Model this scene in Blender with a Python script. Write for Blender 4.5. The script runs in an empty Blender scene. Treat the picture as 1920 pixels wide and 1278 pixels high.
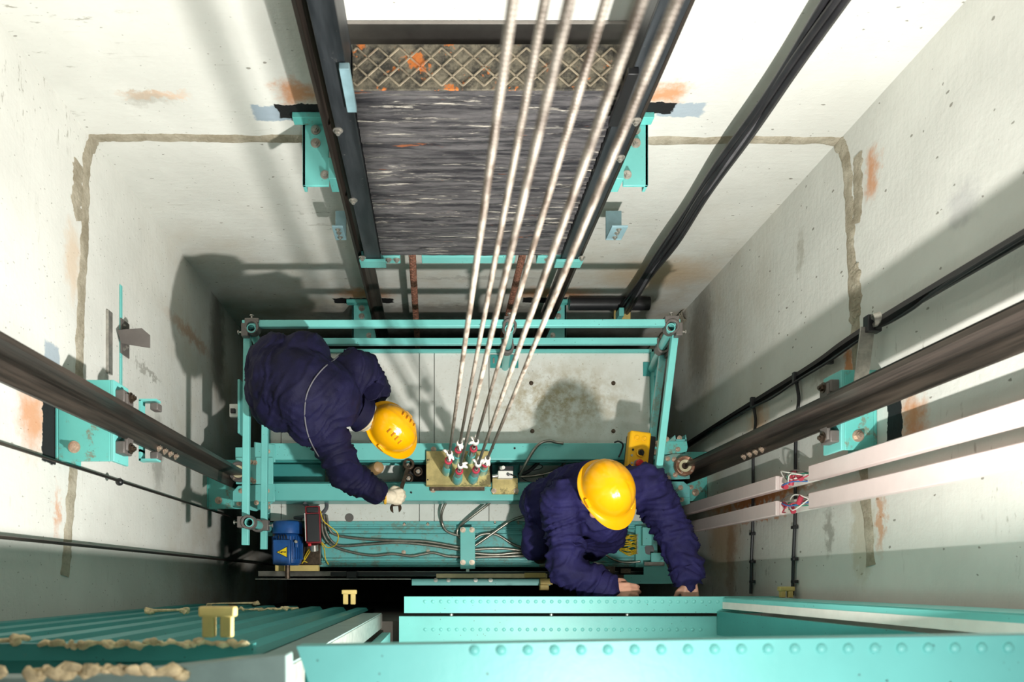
import bpy, bmesh, math, random
from mathutils import Vector, Matrix, noise
from mathutils.bvhtree import BVHTree

random.seed(7)
PI = math.pi
V = Vector
SC = bpy.context.scene
COL = SC.collection

# ------------------------------------------------------------------ place: metres, z = 0 is the top of the car roof
F, CX, CY, H = 1450.0, 822.0, 1090.0, 4.4          # focal length in pixels, nadir in the photo, camera height over the roof


def W(px, py, z):
    """point at height z that the photo shows at (px, py)"""
    d = H - z
    return V(((px - CX) * d / F, (CY - py) * d / F, z))


def WX(px, py, x):
    """point on the vertical plane X = x"""
    d = F * x / (px - CX)
    return V((x, (CY - py) * d / F, H - d))


def WY(px, py, y):
    d = F * y / (CY - py)
    return V(((px - CX) * d / F, y, H - d))


# ------------------------------------------------------------------ materials
def lin(c):
    c = c / 255.0
    return c / 12.92 if c <= 0.04045 else ((c + 0.055) / 1.055) ** 2.4


def C(r, g, b):
    return (lin(r), lin(g), lin(b), 1.0)


def sock(nt, x):
    return x


class NT:
    """small helper round a material's node tree"""

    def __init__(self, name):
        self.m = bpy.data.materials.new(name)
        self.m.use_nodes = True
        self.t = self.m.node_tree
        self.n = self.t.nodes
        self.b = self.n['Principled BSDF']
        self.tc = self.n.new('ShaderNodeTexCoord')
        self.geo = self.n.new('ShaderNodeNewGeometry')

    def link(self, a, b):
        self.t.links.new(a, b)

    def put(self, sock_, v):
        if hasattr(v, 'is_output') or isinstance(v, bpy.types.NodeSocket):
            self.link(v, sock_)
        else:
            sock_.default_value = v

    def map(self, vec, scale=(1, 1, 1), rot=(0, 0, 0), loc=(0, 0, 0)):
        n = self.n.new('ShaderNodeMapping')
        self.link(vec, n.inputs[0])
        n.inputs['Scale'].default_value = scale
        n.inputs['Rotation'].default_value = rot
        n.inputs['Location'].default_value = loc
        return n.outputs[0]

    def noise(self, vec, scale=5, detail=4, rough=.55, dist=0, color=False):
        n = self.n.new('ShaderNodeTexNoise')
        self.link(vec, n.inputs['Vector'])
        n.inputs['Scale'].default_value = scale
        n.inputs['Detail'].default_value = detail
        n.inputs['Roughness'].default_value = rough
        n.inputs['Distortion'].default_value = dist
        return n.outputs['Color'] if color else n.outputs[0]

    def voro(self, vec, scale=30, rnd=1.0, feature='F1'):
        n = self.n.new('ShaderNodeTexVoronoi')
        n.feature = feature
        self.link(vec, n.inputs['Vector'])
        n.inputs['Scale'].default_value = scale
        n.inputs['Randomness'].default_value = rnd
        return n

    def rng(self, v, a, b, c=0.0, d=1.0):
        n = self.n.new('ShaderNodeMapRange')
        n.interpolation_type = 'SMOOTHSTEP'
        self.put(n.inputs[0], v)
        for i, x in enumerate((a, b, c, d)):
            n.inputs[i + 1].default_value = x
        return n.outputs[0]

    def math(self, op, a, b=0.0):
        n = self.n.new('ShaderNodeMath')
        n.operation = op
        self.put(n.inputs[0], a)
        self.put(n.inputs[1], b)
        return n.outputs[0]

    def vmath(self, op, a, b=(0, 0, 0)):
        n = self.n.new('ShaderNodeVectorMath')
        n.operation = op
        self.put(n.inputs[0], a)
        self.put(n.inputs[1], b)
        return n.outputs['Value'] if op in ('LENGTH', 'DOT_PRODUCT') else n.outputs['Vector']

    def mix(self, f, a, b):
        n = self.n.new('ShaderNodeMix')
        n.data_type = 'RGBA'
        self.put(n.inputs[0], f)
        self.put(n.inputs[6], a)
        self.put(n.inputs[7], b)
        return n.outputs[2]

    def bump(self, h, strength=.3, dist=.01):
        n = self.n.new('ShaderNodeBump')
        n.inputs['Strength'].default_value = strength
        n.inputs['Distance'].default_value = dist
        self.link(h, n.inputs['Height'])
        self.link(n.outputs[0], self.b.inputs['Normal'])

    def done(self, col, rough=.5, metal=0.0, spec=None):
        self.put(self.b.inputs['Base Color'], col)
        self.put(self.b.inputs['Roughness'], rough)
        self.put(self.b.inputs['Metallic'], metal)
        if spec is not None:
            self.b.inputs['Specular IOR Level'].default_value = spec
        return self.m


def plain(name, col, rough=.5, metal=0.0, var=.12, vs=12, bump=0.0, bs=80, dirt=None, dscale=25, dth=.62):
    """a painted / plastic / metal surface with mottling, optional dirt flecks and a fine bump"""
    k = NT(name)
    p = k.tc.outputs['Object']
    n = k.noise(p, vs, 5, .6)
    dark = tuple(c * (1 - var) for c in col[:3]) + (1,)
    lite = tuple(min(1, c * (1 + var)) for c in col[:3]) + (1,)
    c = k.mix(k.rng(n, .3, .7), dark, lite)
    if dirt:
        c = k.mix(k.rng(k.noise(p, dscale, 6, .7), dth, dth + .08, 0, .85), c, dirt)
    if bump:
        k.bump(k.noise(p, bs, 4, .6), bump, .004)
    return k.done(c, rough, metal)


def concrete(name, axis, stains, base=(226, 226, 219)):
    """rendered concrete: cloudy white with pits, trowel streaks and the stains and dark patches that sit at fixed places on it.
    axis: direction of the streaks (0 = along x, 1 = along y)"""
    k = NT(name)
    p = k.geo.outputs['Position']
    n1 = k.noise(p, 1.6, 5, .6)
    c = k.mix(k.rng(n1, .35, .68), C(*[x - 14 for x in base]), C(*base))
    sc = (3, 26, 26) if axis == 0 else (26, 3, 26)
    st = k.noise(k.map(p, sc), 1.5, 4, .6)
    c = k.mix(k.rng(st, .62, .8, 0, .35), c, C(175, 172, 160))
    # a warmer, darker zone low in the shaft
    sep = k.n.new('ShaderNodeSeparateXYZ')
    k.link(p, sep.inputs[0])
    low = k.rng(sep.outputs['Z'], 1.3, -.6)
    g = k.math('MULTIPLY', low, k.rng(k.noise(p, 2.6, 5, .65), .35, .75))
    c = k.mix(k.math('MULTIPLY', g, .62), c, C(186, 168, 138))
    # pits and scrapes
    wq = k.vmath('SCALE', k.vmath('SUBTRACT', k.noise(p, 30, 3, .6, color=True), (.5, .5, .5)))
    wq.node.inputs['Scale'].default_value = .030
    pw = k.vmath('ADD', k.map(p, (1, 1, 1.6) if axis == 0 else (1, 1.6, 1)), wq)
    vo = k.voro(pw, 17)
    size = k.n.new('ShaderNodeSeparateColor')
    k.link(vo.outputs['Color'], size.inputs[0])
    pit = k.math('LESS_THAN', vo.outputs['Distance'], k.math('MULTIPLY', k.math('POWER', size.outputs[0], 3.0), .13))
    c = k.mix(k.math('MULTIPLY', pit, .72), c, C(104, 98, 84))
    v2 = k.voro(k.map(pw, (1, 1, 1), loc=(.37, .11, .73)), 36)
    s2 = k.n.new('ShaderNodeSeparateColor')
    k.link(v2.outputs['Color'], s2.inputs[0])
    p2 = k.math('LESS_THAN', v2.outputs['Distance'], k.math('MULTIPLY', k.math('POWER', s2.outputs[0], 4.0), .15))
    c = k.mix(k.math('MULTIPLY', p2, .6), c, C(112, 108, 96))
    scr = k.noise(k.map(p, (9, 42, 42) if axis == 0 else (42, 9, 42)), 1.0, 5, .7)
    patch = k.rng(k.noise(p, 1.1, 3, .5), .50, .66)
    c = k.mix(k.math('MULTIPLY', k.rng(scr, .60, .68, 0, .7), patch), c, C(120, 114, 98))
    warp = k.vmath('SCALE', k.vmath('SUBTRACT', k.noise(k.map(p, (9, 9, 9)), 2.0, 5, .65, color=True), (.5, .5, .5)))
    warp.node.inputs['Scale'].default_value = .16
    for (ctr, rad, col, strength, soft, box) in stains:
        q = k.vmath('SUBTRACT', p, tuple(ctr))
        wp = warp
        if box:
            w2 = k.vmath('SCALE', wp)
            w2.node.inputs['Scale'].default_value = .35
            wp = w2
        q = k.vmath('ADD', q, wp)
        q = k.vmath('DIVIDE', q, tuple(rad))
        if box:
            a = k.vmath('ABSOLUTE', q)
            s = k.n.new('ShaderNodeSeparateXYZ')
            k.link(a, s.inputs[0])
            ln = k.math('MAXIMUM', k.math('MAXIMUM', s.outputs[0], s.outputs[1]), s.outputs[2])
        else:
            ln = k.vmath('LENGTH', q)
        m = k.rng(ln, 1 - soft, 1.0, strength, 0)
        c = k.mix(m, c, C(*col))
    k.bump(k.math('ADD', k.noise(p, 35, 5, .65), k.math('MULTIPLY', st, .6)), .22, .012)
    return k.done(c, .82)


RUST, BLACK, BLUE, TAN = (205, 128, 60), (14, 14, 16), (148, 166, 180), (190, 180, 156)
GRIME = (120, 104, 82)
M = {}
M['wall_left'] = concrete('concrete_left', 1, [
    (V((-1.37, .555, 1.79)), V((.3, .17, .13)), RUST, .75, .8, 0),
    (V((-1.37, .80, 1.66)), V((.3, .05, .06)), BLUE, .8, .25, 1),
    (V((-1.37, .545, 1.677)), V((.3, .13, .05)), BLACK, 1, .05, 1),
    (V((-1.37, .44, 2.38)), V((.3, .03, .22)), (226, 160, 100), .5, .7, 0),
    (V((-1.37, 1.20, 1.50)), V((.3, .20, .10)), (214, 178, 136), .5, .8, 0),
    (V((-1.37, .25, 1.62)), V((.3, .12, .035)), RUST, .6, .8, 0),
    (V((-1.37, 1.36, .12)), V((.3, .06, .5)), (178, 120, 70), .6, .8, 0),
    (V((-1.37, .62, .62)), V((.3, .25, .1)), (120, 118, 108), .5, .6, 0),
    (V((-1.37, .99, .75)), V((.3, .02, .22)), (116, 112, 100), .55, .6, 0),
    (V((-1.37, 1.5, -.4)), V((.3, .5, .22)), (70, 64, 54), .7, .7, 0),  # with the next one, a broad dark tone low on the wall
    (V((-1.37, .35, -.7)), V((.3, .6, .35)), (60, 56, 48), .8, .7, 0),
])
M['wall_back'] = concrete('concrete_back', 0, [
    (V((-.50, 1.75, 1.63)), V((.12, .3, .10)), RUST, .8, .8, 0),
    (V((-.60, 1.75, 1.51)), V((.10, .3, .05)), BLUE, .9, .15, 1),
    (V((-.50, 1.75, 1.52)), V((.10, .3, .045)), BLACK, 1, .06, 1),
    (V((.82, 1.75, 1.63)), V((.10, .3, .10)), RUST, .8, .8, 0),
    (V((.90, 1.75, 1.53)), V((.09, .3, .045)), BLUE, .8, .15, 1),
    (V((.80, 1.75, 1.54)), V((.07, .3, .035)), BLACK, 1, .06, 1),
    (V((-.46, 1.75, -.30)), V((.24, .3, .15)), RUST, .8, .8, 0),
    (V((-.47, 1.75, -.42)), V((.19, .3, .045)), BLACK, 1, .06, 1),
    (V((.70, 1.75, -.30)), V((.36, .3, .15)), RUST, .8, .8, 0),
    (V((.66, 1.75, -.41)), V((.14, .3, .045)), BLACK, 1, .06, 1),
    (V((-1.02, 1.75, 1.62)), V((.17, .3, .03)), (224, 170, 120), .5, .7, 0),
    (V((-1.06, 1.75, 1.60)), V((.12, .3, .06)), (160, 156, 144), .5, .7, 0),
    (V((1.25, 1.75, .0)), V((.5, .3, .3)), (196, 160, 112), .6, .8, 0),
    (V((0.1, 1.75, -.62)), V((1.6, .3, .20)), (96, 90, 80), .7, .7, 0),  # with the next one, darkens the bottom of the wall
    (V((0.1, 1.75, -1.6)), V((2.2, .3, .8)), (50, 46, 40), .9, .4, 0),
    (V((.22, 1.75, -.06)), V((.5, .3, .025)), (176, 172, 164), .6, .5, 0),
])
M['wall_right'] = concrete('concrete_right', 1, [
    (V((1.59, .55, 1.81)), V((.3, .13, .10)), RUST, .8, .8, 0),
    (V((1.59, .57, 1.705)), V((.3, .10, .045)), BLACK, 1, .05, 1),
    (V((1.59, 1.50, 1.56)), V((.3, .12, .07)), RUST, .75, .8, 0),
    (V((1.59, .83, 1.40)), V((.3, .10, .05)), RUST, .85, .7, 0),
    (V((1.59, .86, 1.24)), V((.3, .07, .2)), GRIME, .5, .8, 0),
    (V((1.59, .42, .50)), V((.3, .045, .85)), (200, 118, 46), .9, .6, 0),  # rusty strip between the ducts, the shade there put into its colour
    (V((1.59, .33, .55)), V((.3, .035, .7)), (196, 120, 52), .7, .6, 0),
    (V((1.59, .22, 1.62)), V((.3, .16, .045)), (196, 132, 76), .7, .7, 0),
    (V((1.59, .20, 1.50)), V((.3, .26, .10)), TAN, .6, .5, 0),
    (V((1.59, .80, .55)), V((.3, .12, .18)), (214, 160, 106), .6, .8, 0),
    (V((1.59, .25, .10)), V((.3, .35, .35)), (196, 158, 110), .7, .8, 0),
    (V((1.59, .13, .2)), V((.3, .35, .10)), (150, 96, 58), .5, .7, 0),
    (V((1.59, 1.5, -.3)), V((.3, .5, .3)), (86, 78, 66), .6, .7, 0),  # broad dark tone low in the far corner
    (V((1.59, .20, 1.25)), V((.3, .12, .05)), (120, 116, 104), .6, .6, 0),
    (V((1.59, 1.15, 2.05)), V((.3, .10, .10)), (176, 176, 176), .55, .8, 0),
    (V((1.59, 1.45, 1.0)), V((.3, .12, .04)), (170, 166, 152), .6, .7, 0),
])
M['pit'] = plain('pit_concrete', C(70, 66, 60), .9)
M['lobby'] = plain('lobby_plaster', C(170, 165, 155), .9)
k = NT('mortar')
pp = k.geo.outputs['Position']
cc = k.mix(k.rng(k.noise(pp, 9, 6, .7), .35, .7), C(168, 157, 134), C(212, 203, 182))
k.bump(k.noise(pp, 55, 6, .75), .8, .02)
M['mortar'] = k.done(cc, .9)


def teal(name, col, dirt=.35, rough=.34, dth=.64):
    k = NT(name)
    p = k.tc.outputs['Object']
    c = k.mix(k.rng(k.noise(p, 5, 4, .6), .3, .7), tuple(x * .90 for x in col[:3]) + (1,), col)
    f = k.rng(k.noise(p, 14, 7, .75), dth, dth + .10, 0, dirt)
    c = k.mix(f, c, C(128, 128, 108))
    sp = k.voro(p, 46)
    c = k.mix(k.math('MULTIPLY', k.math('LESS_THAN', sp.outputs['Distance'], .085), k.rng(k.noise(p, 6, 2), .48, .6)), c, C(46, 58, 54))
    k.bump(k.noise(p, 60, 4, .6), .12, .003)
    return k.done(c, rough)


TEAL = C(112, 196, 190)
M['teal'] = teal('teal_paint', TEAL)
M['teal_clean'] = teal('teal_paint_fresh', C(120, 204, 198), .12, .42)
M['teal_dirty'] = teal('teal_paint_spattered', C(106, 200, 192), .9, .4, .54)
M['teal_dark'] = teal('teal_paint_aged', C(64, 150, 146), .35, .45)
M['teal_zinc'] = teal('teal_paint_worn_zinc', C(112, 190, 188), .6, .25, .5)
M['steel_blue'] = plain('pale_blue_steel', C(150, 184, 194), .45, .1)
k = NT('roof_sheet')
p = k.geo.outputs['Position']
c = k.mix(k.rng(k.noise(p, 3, 5, .6), .3, .7), C(214, 214, 206), C(230, 230, 224))
spk = k.rng(k.noise(p, 60, 6, .75), .56, .68, 0, .8)
c = k.mix(k.math('MULTIPLY', spk, k.rng(k.noise(p, 2.3, 4, .6), .40, .62)), c, C(158, 136, 92))
q = k.vmath('LENGTH', k.vmath('DIVIDE', k.vmath('SUBTRACT', p, (.66, 1.03, 0)), (.55, .26, 1)))
m = k.math('MULTIPLY', k.rng(q, 1.15, .1), k.rng(k.noise(p, 16, 6, .7), .34, .66))
c = k.mix(k.math('MULTIPLY', m, .85), c, C(158, 138, 92))
c = k.mix(k.math('MULTIPLY', k.rng(k.noise(p, 22, 5, .7), .62, .72), .7), c, C(120, 108, 84))
M['roof_sheet'] = k.done(c, .55)
M['black_void'] = plain('soot_black', C(22, 22, 22), .8)
k = NT('guide_rail_steel')
p = k.tc.outputs['Object']
c = k.mix(k.rng(k.noise(k.map(p, (40, 40, 1.5)), 1.2, 5, .6), .3, .75), C(34, 31, 28), C(78, 69, 62))
M['rail'] = k.done(c, .42, .35)
k = NT('counterweight_steel')
p = k.tc.outputs['Object']
c = k.mix(k.rng(k.noise(k.map(p, (20, 20, 2.5)), 1.4, 5, .6), .3, .75), C(34, 38, 42), C(62, 66, 70))
c = k.mix(k.rng(k.noise(p, 22, 7, .75), .66, .72, 0, .8), c, C(170, 168, 160))
M['cw_steel'] = k.done(c, .45, .25)
k = NT('cast_slab')
p = k.geo.outputs['Position']
c = k.mix(k.rng(k.noise(k.map(p, (2.2, 6, 46)), 1.2, 6, .7), .36, .64), C(44, 43, 48), C(112, 109, 110))
c = k.mix(k.rng(k.noise(k.map(p, (3.2, 20, 75)), 1.3, 7, .75), .57, .66, 0, .9), c, C(226, 218, 204))
c = k.mix(k.rng(k.noise(k.map(p, (3, 10, 30)), 1.4, 5, .7), .64, .70, 0, .75), c, C(178, 104, 60))
c = k.mix(k.rng(k.noise(k.map(p, (4, 20, 55)), 1.1, 5, .7), .60, .67, 0, .9), c, C(26, 26, 30))
k.bump(k.noise(k.map(p, (14, 30, 90)), 1.6, 6, .75), .9, .012)
M['slab'] = k.done(c, .5, .1)
k = NT('rusty_checker')
p = k.tc.outputs['Object']
c = k.mix(k.rng(k.noise(p, 18, 7, .75), .35, .65), C(44, 42, 38), C(132, 124, 106))
c = k.mix(k.rng(k.noise(p, 11, 5, .7), .565, .61), c, C(206, 118, 52))
k.bump(k.noise(p, 70, 6, .75), .7, .008)
M['checker'] = k.done(c, .7)
M['rib'] = plain('worn_rib', C(150, 138, 118), .6, .1, .3, 30, dirt=C(190, 110, 60), dscale=12, dth=.58)
M['grey_bar'] = plain('grey_painted_bar', C(150, 144, 138), .6)
k = NT('steel_rope')
p = k.geo.outputs['Position']
sep = k.n.new('ShaderNodeSeparateXYZ')
k.link(p, sep.inputs[0])
c = k.mix(k.rng(k.noise(k.map(p, (40, 40, 9)), 1.2, 6, .7), .36, .62), C(84, 70, 58), C(160, 150, 138))
c = k.mix(k.rng(sep.outputs['Z'], 2.6, 1.0, 0, .7), c, C(92, 80, 70))
wv = k.n.new('ShaderNodeTexWave')
k.link(k.map(p, (60, 60, 60)), wv.inputs[0])
wv.bands_direction = 'DIAGONAL'
wv.inputs['Scale'].default_value = 1.2
k.bump(wv.outputs[1], .35, .004)
M['rope'] = k.done(c, .5, .25)
M['copper'] = plain('copper_braid', C(150, 104, 86), .5, .3, .45, 60)
M['cable'] = plain('black_cable', C(38, 37, 40), .42, 0, .25, 10)
M['cable_grey'] = plain('grey_cable', C(96, 94, 98), .35, 0, .25, 10)
M['duct'] = plain('pinkish_white_plastic', C(232, 212, 208), .45, 0, .03)
M['conduit'] = plain('metal_conduit', C(150, 146, 136), .32, .75, .2, 40)
M['zinc'] = plain('zinc_plated', C(178, 174, 166), .35, .7, .2, 40)
M['clamp'] = plain('grey_cast_clamp', C(104, 98, 94), .5, .15)
M['bolt'] = plain('bolt_steel', C(196, 176, 158), .35, .6, .25, 60)
M['dark_bolt'] = plain('oily_steel', C(92, 78, 66), .35, .7, .3, 60)
M['brass'] = plain('yellow_passivated', C(198, 180, 122), .36, .55, .22, 14, dirt=C(110, 100, 70), dscale=9, dth=.56)
M['copper_ring'] = plain('copper_brown', C(160, 118, 96), .4, .5, .3, 40)
M['liner'] = plain('cream_liner', C(214, 206, 170), .4)
M['red'] = plain('red_plastic', C(206, 36, 44), .4)
M['red_tape'] = plain('red_tape', C(196, 64, 84), .5)
M['white'] = plain('white_tape', C(238, 234, 226), .6, 0, .05)
M['yellow'] = plain('yellow_box_plastic', C(236, 178, 10), .4, 0, .06)
M['black'] = plain('black_plastic', C(26, 26, 28), .4)
M['blue'] = plain('motor_blue', C(28, 78, 140), .38, 0, .2, 20, dirt=C(120, 150, 180), dscale=40, dth=.70)
M['sign_yellow'] = plain('sign_yellow', C(240, 206, 20), .5, 0, .03)
M['darkred'] = plain('dark_red_casing', C(130, 22, 34), .4)
M['tan'] = plain('tan_plastic', C(206, 182, 112), .6)
M['foam'] = plain('crumbly_tan_foam', C(216, 196, 154), .9, 0, .3, 40, bump=.8, bs=40)
M['beige_bar'] = plain('beige_bar', C(226, 208, 164), .4, 0, .15, 12, dirt=C(190, 130, 60), dscale=8, dth=.6)
M['alu'] = plain('aluminium_rail', C(130, 126, 120), .3, .8, .2, 20)
M['jamb'] = plain('grey_green_sheet', C(128, 150, 144), .45, .15, .1)
M['wire_y'] = plain('yellow_green_wire', C(226, 190, 40), .5, 0, .2, 90, dirt=C(60, 120, 50), dscale=60, dth=.55)
M['leather'] = plain('tan_cap', C(176, 140, 96), .5)
M['blue_wire'] = plain('blue_wire', C(60, 120, 190), .5)
M['green_wire'] = plain('green_wire', C(30, 140, 110), .5)
M['hat'] = plain('hard_hat_shell', C(244, 172, 6), .22, 0, .03, 6)
M['hat_dark'] = plain('hard_hat_slot', C(190, 112, 8), .4)
M['skin'] = plain('skin', C(212, 156, 132), .5, 0, .08, 20)
M['cap'] = plain('dark_grey_cap', C(58, 60, 66), .8)
M['glove'] = plain('knitted_glove', C(236, 222, 196), .85, 0, .06, 60, bump=.4, bs=140)
M['glove_band'] = plain('glove_band', C(232, 180, 60), .8)
M['knit'] = plain('striped_knit', C(170, 168, 156), .9, 0, .3, 60)
M['knit2'] = plain('cream_knit', C(214, 196, 160), .9)
M['piping'] = plain('grey_piping', C(104, 102, 108), .7)
M['boot'] = plain('black_boot', C(30, 27, 25), .5)
M['eye'] = plain('eye_white', C(230, 228, 222), .3)
M['iris'] = plain('eye_iris', C(60, 44, 34), .2)
k = NT('navy_cotton')
p = k.tc.outputs['Object']
c = k.mix(k.rng(k.noise(p, 7, 5, .6), .3, .7), (.0046, .0039, .0205, 1), (.0086, .0075, .039, 1))
k.bump(k.math('ADD', k.noise(p, 26, 4, .6, .6), k.math('MULTIPLY', k.noise(p, 260, 2), .25)), .35, .010)
M['navy'] = k.done(c, .75, 0, .25)
k = NT('lit_navy_cotton')
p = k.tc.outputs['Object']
c = k.mix(k.rng(k.noise(p, 7, 5, .6), .3, .7), (.0105, .009, .048, 1), (.0205, .0178, .092, 1))  # same navy cloth, lightened: lamp light on the second worker is in the colour
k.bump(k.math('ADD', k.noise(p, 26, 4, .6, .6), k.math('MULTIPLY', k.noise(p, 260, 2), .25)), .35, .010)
M['navy_lit'] = k.done(c, .75, 0, .25)
LAMP, LAND, SKY, EXPO = 107, 9, .07, 0

# ------------------------------------------------------------------ mesh helpers
LOC = {}                                             # object name -> world place of its root


def frame_of(d, up=(0, 0, 1)):
    d = V(d).normalized()
    u = V(up)
    if abs(d.dot(u)) > .98:
        u = V((0, 1, 0)) if abs(d.y) < .9 else V((1, 0, 0))
    s = d.cross(u).normalized()
    return d, s, s.cross(d).normalized()


def spline(pts, n=8):
    """points of a smooth curve through pts"""
    pts = [V(p) for p in pts]
    if len(pts) < 3:
        return pts
    P = [2 * pts[0] - pts[1]] + pts + [2 * pts[-1] - pts[-2]]
    out = []
    for i in range(1, len(P) - 2):
        a, b, c, d = P[i - 1:i + 3]
        for j in range(n):
            t = j / n
            out.append(.5 * ((2 * b) + (c - a) * t + (2 * a - 5 * b + 4 * c - d) * t * t + (3 * b - a - 3 * c + d) * t ** 3))
    out.append(pts[-1])
    return out


class MB:
    def __init__(self):
        self.bm = bmesh.new()

    def _faces(self, vs, fs):
        v = [self.bm.verts.new(p) for p in vs]
        for f in fs:
            try:
                self.bm.faces.new([v[i] for i in f])
            except ValueError:
                pass
        return self

    def box(self, lo, hi):
        (x0, y0, z0), (x1, y1, z1) = lo, hi
        return self._faces([(x, y, z) for x in (x0, x1) for y in (y0, y1) for z in (z0, z1)],
                           [(0, 1, 3, 2), (4, 6, 7, 5), (0, 4, 5, 1), (2, 3, 7, 6), (0, 2, 6, 4), (1, 5, 7, 3)])

    def cbox(self, c, s, rot=None):
        c, h = V(c), V(s) / 2
        R = rot or Matrix.Identity(3)
        vs = [c + R @ V((x * h.x, y * h.y, z * h.z)) for x in (-1, 1) for y in (-1, 1) for z in (-1, 1)]
        return self._faces(vs, [(0, 1, 3, 2), (4, 6, 7, 5), (0, 4, 5, 1), (2, 3, 7, 6), (0, 2, 6, 4), (1, 5, 7, 3)])

    def bar(self, p, q, w, h, up=(0, 0, 1)):
        """square bar from p to q; w across, h along up"""
        p, q = V(p), V(q)
        d, s, u = frame_of(q - p, up)
        vs = [c + s * (a * w / 2) + u * (b * h / 2) for c in (p, q) for a, b in ((-1, -1), (1, -1), (1, 1), (-1, 1))]
        return self._faces(vs, [(0, 1, 2, 3), (7, 6, 5, 4)] + [(i, i + 4, (i + 1) % 4 + 4, (i + 1) % 4) for i in range(4)])

    def prism(self, poly, ext):
        ext = V(ext)
        n = len(poly)
        vs = [V(p) for p in poly] + [V(p) + ext for p in poly]
        return self._faces(vs, [tuple(range(n))[::-1], tuple(range(n, 2 * n))] + [(i, (i + 1) % n, (i + 1) % n + n, i + n) for i in range(n)])

    def tube(self, pts, r, n=10, caps=True):
        pts = [V(p) for p in pts]
        N = len(pts)
        rings = []
        d, s, u = frame_of(pts[1] - pts[0])
        for i, p in enumerate(pts):
            t = (pts[min(i + 1, N - 1)] - pts[max(i - 1, 0)]).normalized()
            s = (s - t * s.dot(t)).normalized()
            u = t.cross(s)
            rr = r(i / (N - 1)) if callable(r) else (r[i] if isinstance(r, (list, tuple)) else r)
            rings.append([self.bm.verts.new(p + (s * math.cos(a) + u * math.sin(a)) * rr) for a in (2 * PI * j / n for j in range(n))])
        for a, b in zip(rings, rings[1:]):
            for j in range(n):
                self.bm.faces.new((a[j], a[(j + 1) % n], b[(j + 1) % n], b[j]))
        if caps:
            self.bm.faces.new(rings[0][::-1])
            self.bm.faces.new(rings[-1])
        return self

    def cyl(self, p, q, r, r2=None, n=20):
        return self.tube([p, q], [r, r if r2 is None else r2], n)

    def lathe(self, prof, c, axis=(0, 0, 1), n=24, up=None, closed=False):
        """profile [(radius, height)] turned round axis through c"""
        d, s, u = frame_of(axis, up or (0, 1, 0))
        c = V(c)
        rings = [[self.bm.verts.new(c + d * h + (s * math.cos(2 * PI * j / n) + u * math.sin(2 * PI * j / n)) * max(r, 1e-5)) for j in range(n)] for r, h in prof]
        pairs = list(zip(rings, rings[1:])) + ([(rings[-1], rings[0])] if closed else [])
        for a, b in pairs:
            for j in range(n):
                self.bm.faces.new((a[j], a[(j + 1) % n], b[(j + 1) % n], b[j]))
        if not closed:
            for rg in (rings[0][::-1], rings[-1]):
                self.bm.faces.new(rg)
        return self

    def hexa(self, p, axis, r, h):
        d = V(axis).normalized()
        return self.tube([V(p), V(p) + d * h], r, 6)

    def sph(self, c, r, R=None, seg=16):
        r = V(r) if hasattr(r, '__len__') else V((r, r, r))
        R = R or Matrix.Identity(3)
        m = Matrix.Translation(V(c)) @ R.to_4x4() @ Matrix.Diagonal((r.x, r.y, r.z, 1))
        bmesh.ops.create_uvsphere(self.bm, u_segments=seg, v_segments=max(6, seg // 2), radius=1, matrix=m)
        return self

    def cap(self, p, q, r1, r2, seg=14):
        """tapered limb segment with round ends (for fusing)"""
        self.sph(p, r1, seg=seg).sph(q, r2, seg=seg)
        if (V(q) - V(p)).length > 1e-4:
            self.tube([p, q], [r1, r2], seg)
        return self

    def build(self, name, mat, parent=None, bevel=0.0, sharp=.6, smooth=True):
        bm = self.bm
        bmesh.ops.recalc_face_normals(bm, faces=bm.faces[:])
        loc = LOC.get(parent.name, V((0, 0, 0))) if parent is not None else None
        me = bpy.data.meshes.new(name)
        if loc is None:                              # a thing that is one mesh: its origin goes to the middle of its foot
            xs = [v.co for v in bm.verts]
            loc = V(((min(p.x for p in xs) + max(p.x for p in xs)) / 2, (min(p.y for p in xs) + max(p.y for p in xs)) / 2, min(p.z for p in xs)))
        bmesh.ops.translate(bm, verts=bm.verts[:], vec=-loc)
        for f in bm.faces:
            f.smooth = smooth
        for e in bm.edges:
            if len(e.link_faces) == 2 and e.calc_face_angle(0) > sharp:
                e.smooth = False
        bm.to_mesh(me)
        bm.free()
        return link(name, me, mat, parent, loc, bevel)


def link(name, me, mat, parent, loc, bevel=0.0):
    o = bpy.data.objects.new(name, me)
    COL.objects.link(o)
    if mat is not None:
        me.materials.clear()
        me.materials.append(M[mat] if isinstance(mat, str) else mat)
    if parent is not None:
        o.parent = parent
    else:
        o.location = loc
    LOC[o.name] = loc
    if bevel:
        b = o.modifiers.new('edge', 'BEVEL')
        b.width, b.segments, b.limit_method, b.angle_limit = bevel, 2, 'ANGLE', .7
    return o


def tag(o, label, cat, group=None):
    o['label'], o['category'] = label, cat
    if group:
        o['group'] = group
    return o


def thing(name, loc, label, cat, group=None):
    o = bpy.data.objects.new(name, None)
    COL.objects.link(o)
    o.location = V(loc)
    o.empty_display_size = .05
    LOC[o.name] = V(loc)
    return tag(o, label, cat, group)


def struct(o):
    o['kind'] = 'structure'
    return o


def bolt(parent, p, axis=(0, 0, 1), r=.012, mat='bolt', name='bolt'):
    a = V(axis).normalized()
    m = MB()
    p = V(p)
    m.cyl(p, p + a * r * .25, r * 1.55, n=16)
    m.hexa(p + a * r * .25, a, r, r * .75)
    m.cyl(p + a * r, p + a * r * 1.5, r * .55, n=10)
    return m.build(name, mat, parent, .0)


def plate(poly, z, t, name, mat, parent, bevel=.002):
    """flat plate with the outline poly [(px, py)] seen in the photo at height z, t thick"""
    pts = [W(x, y, z) for x, y in poly]
    return MB().prism(pts, (0, 0, -t)).build(name, mat, parent, bevel)


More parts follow.
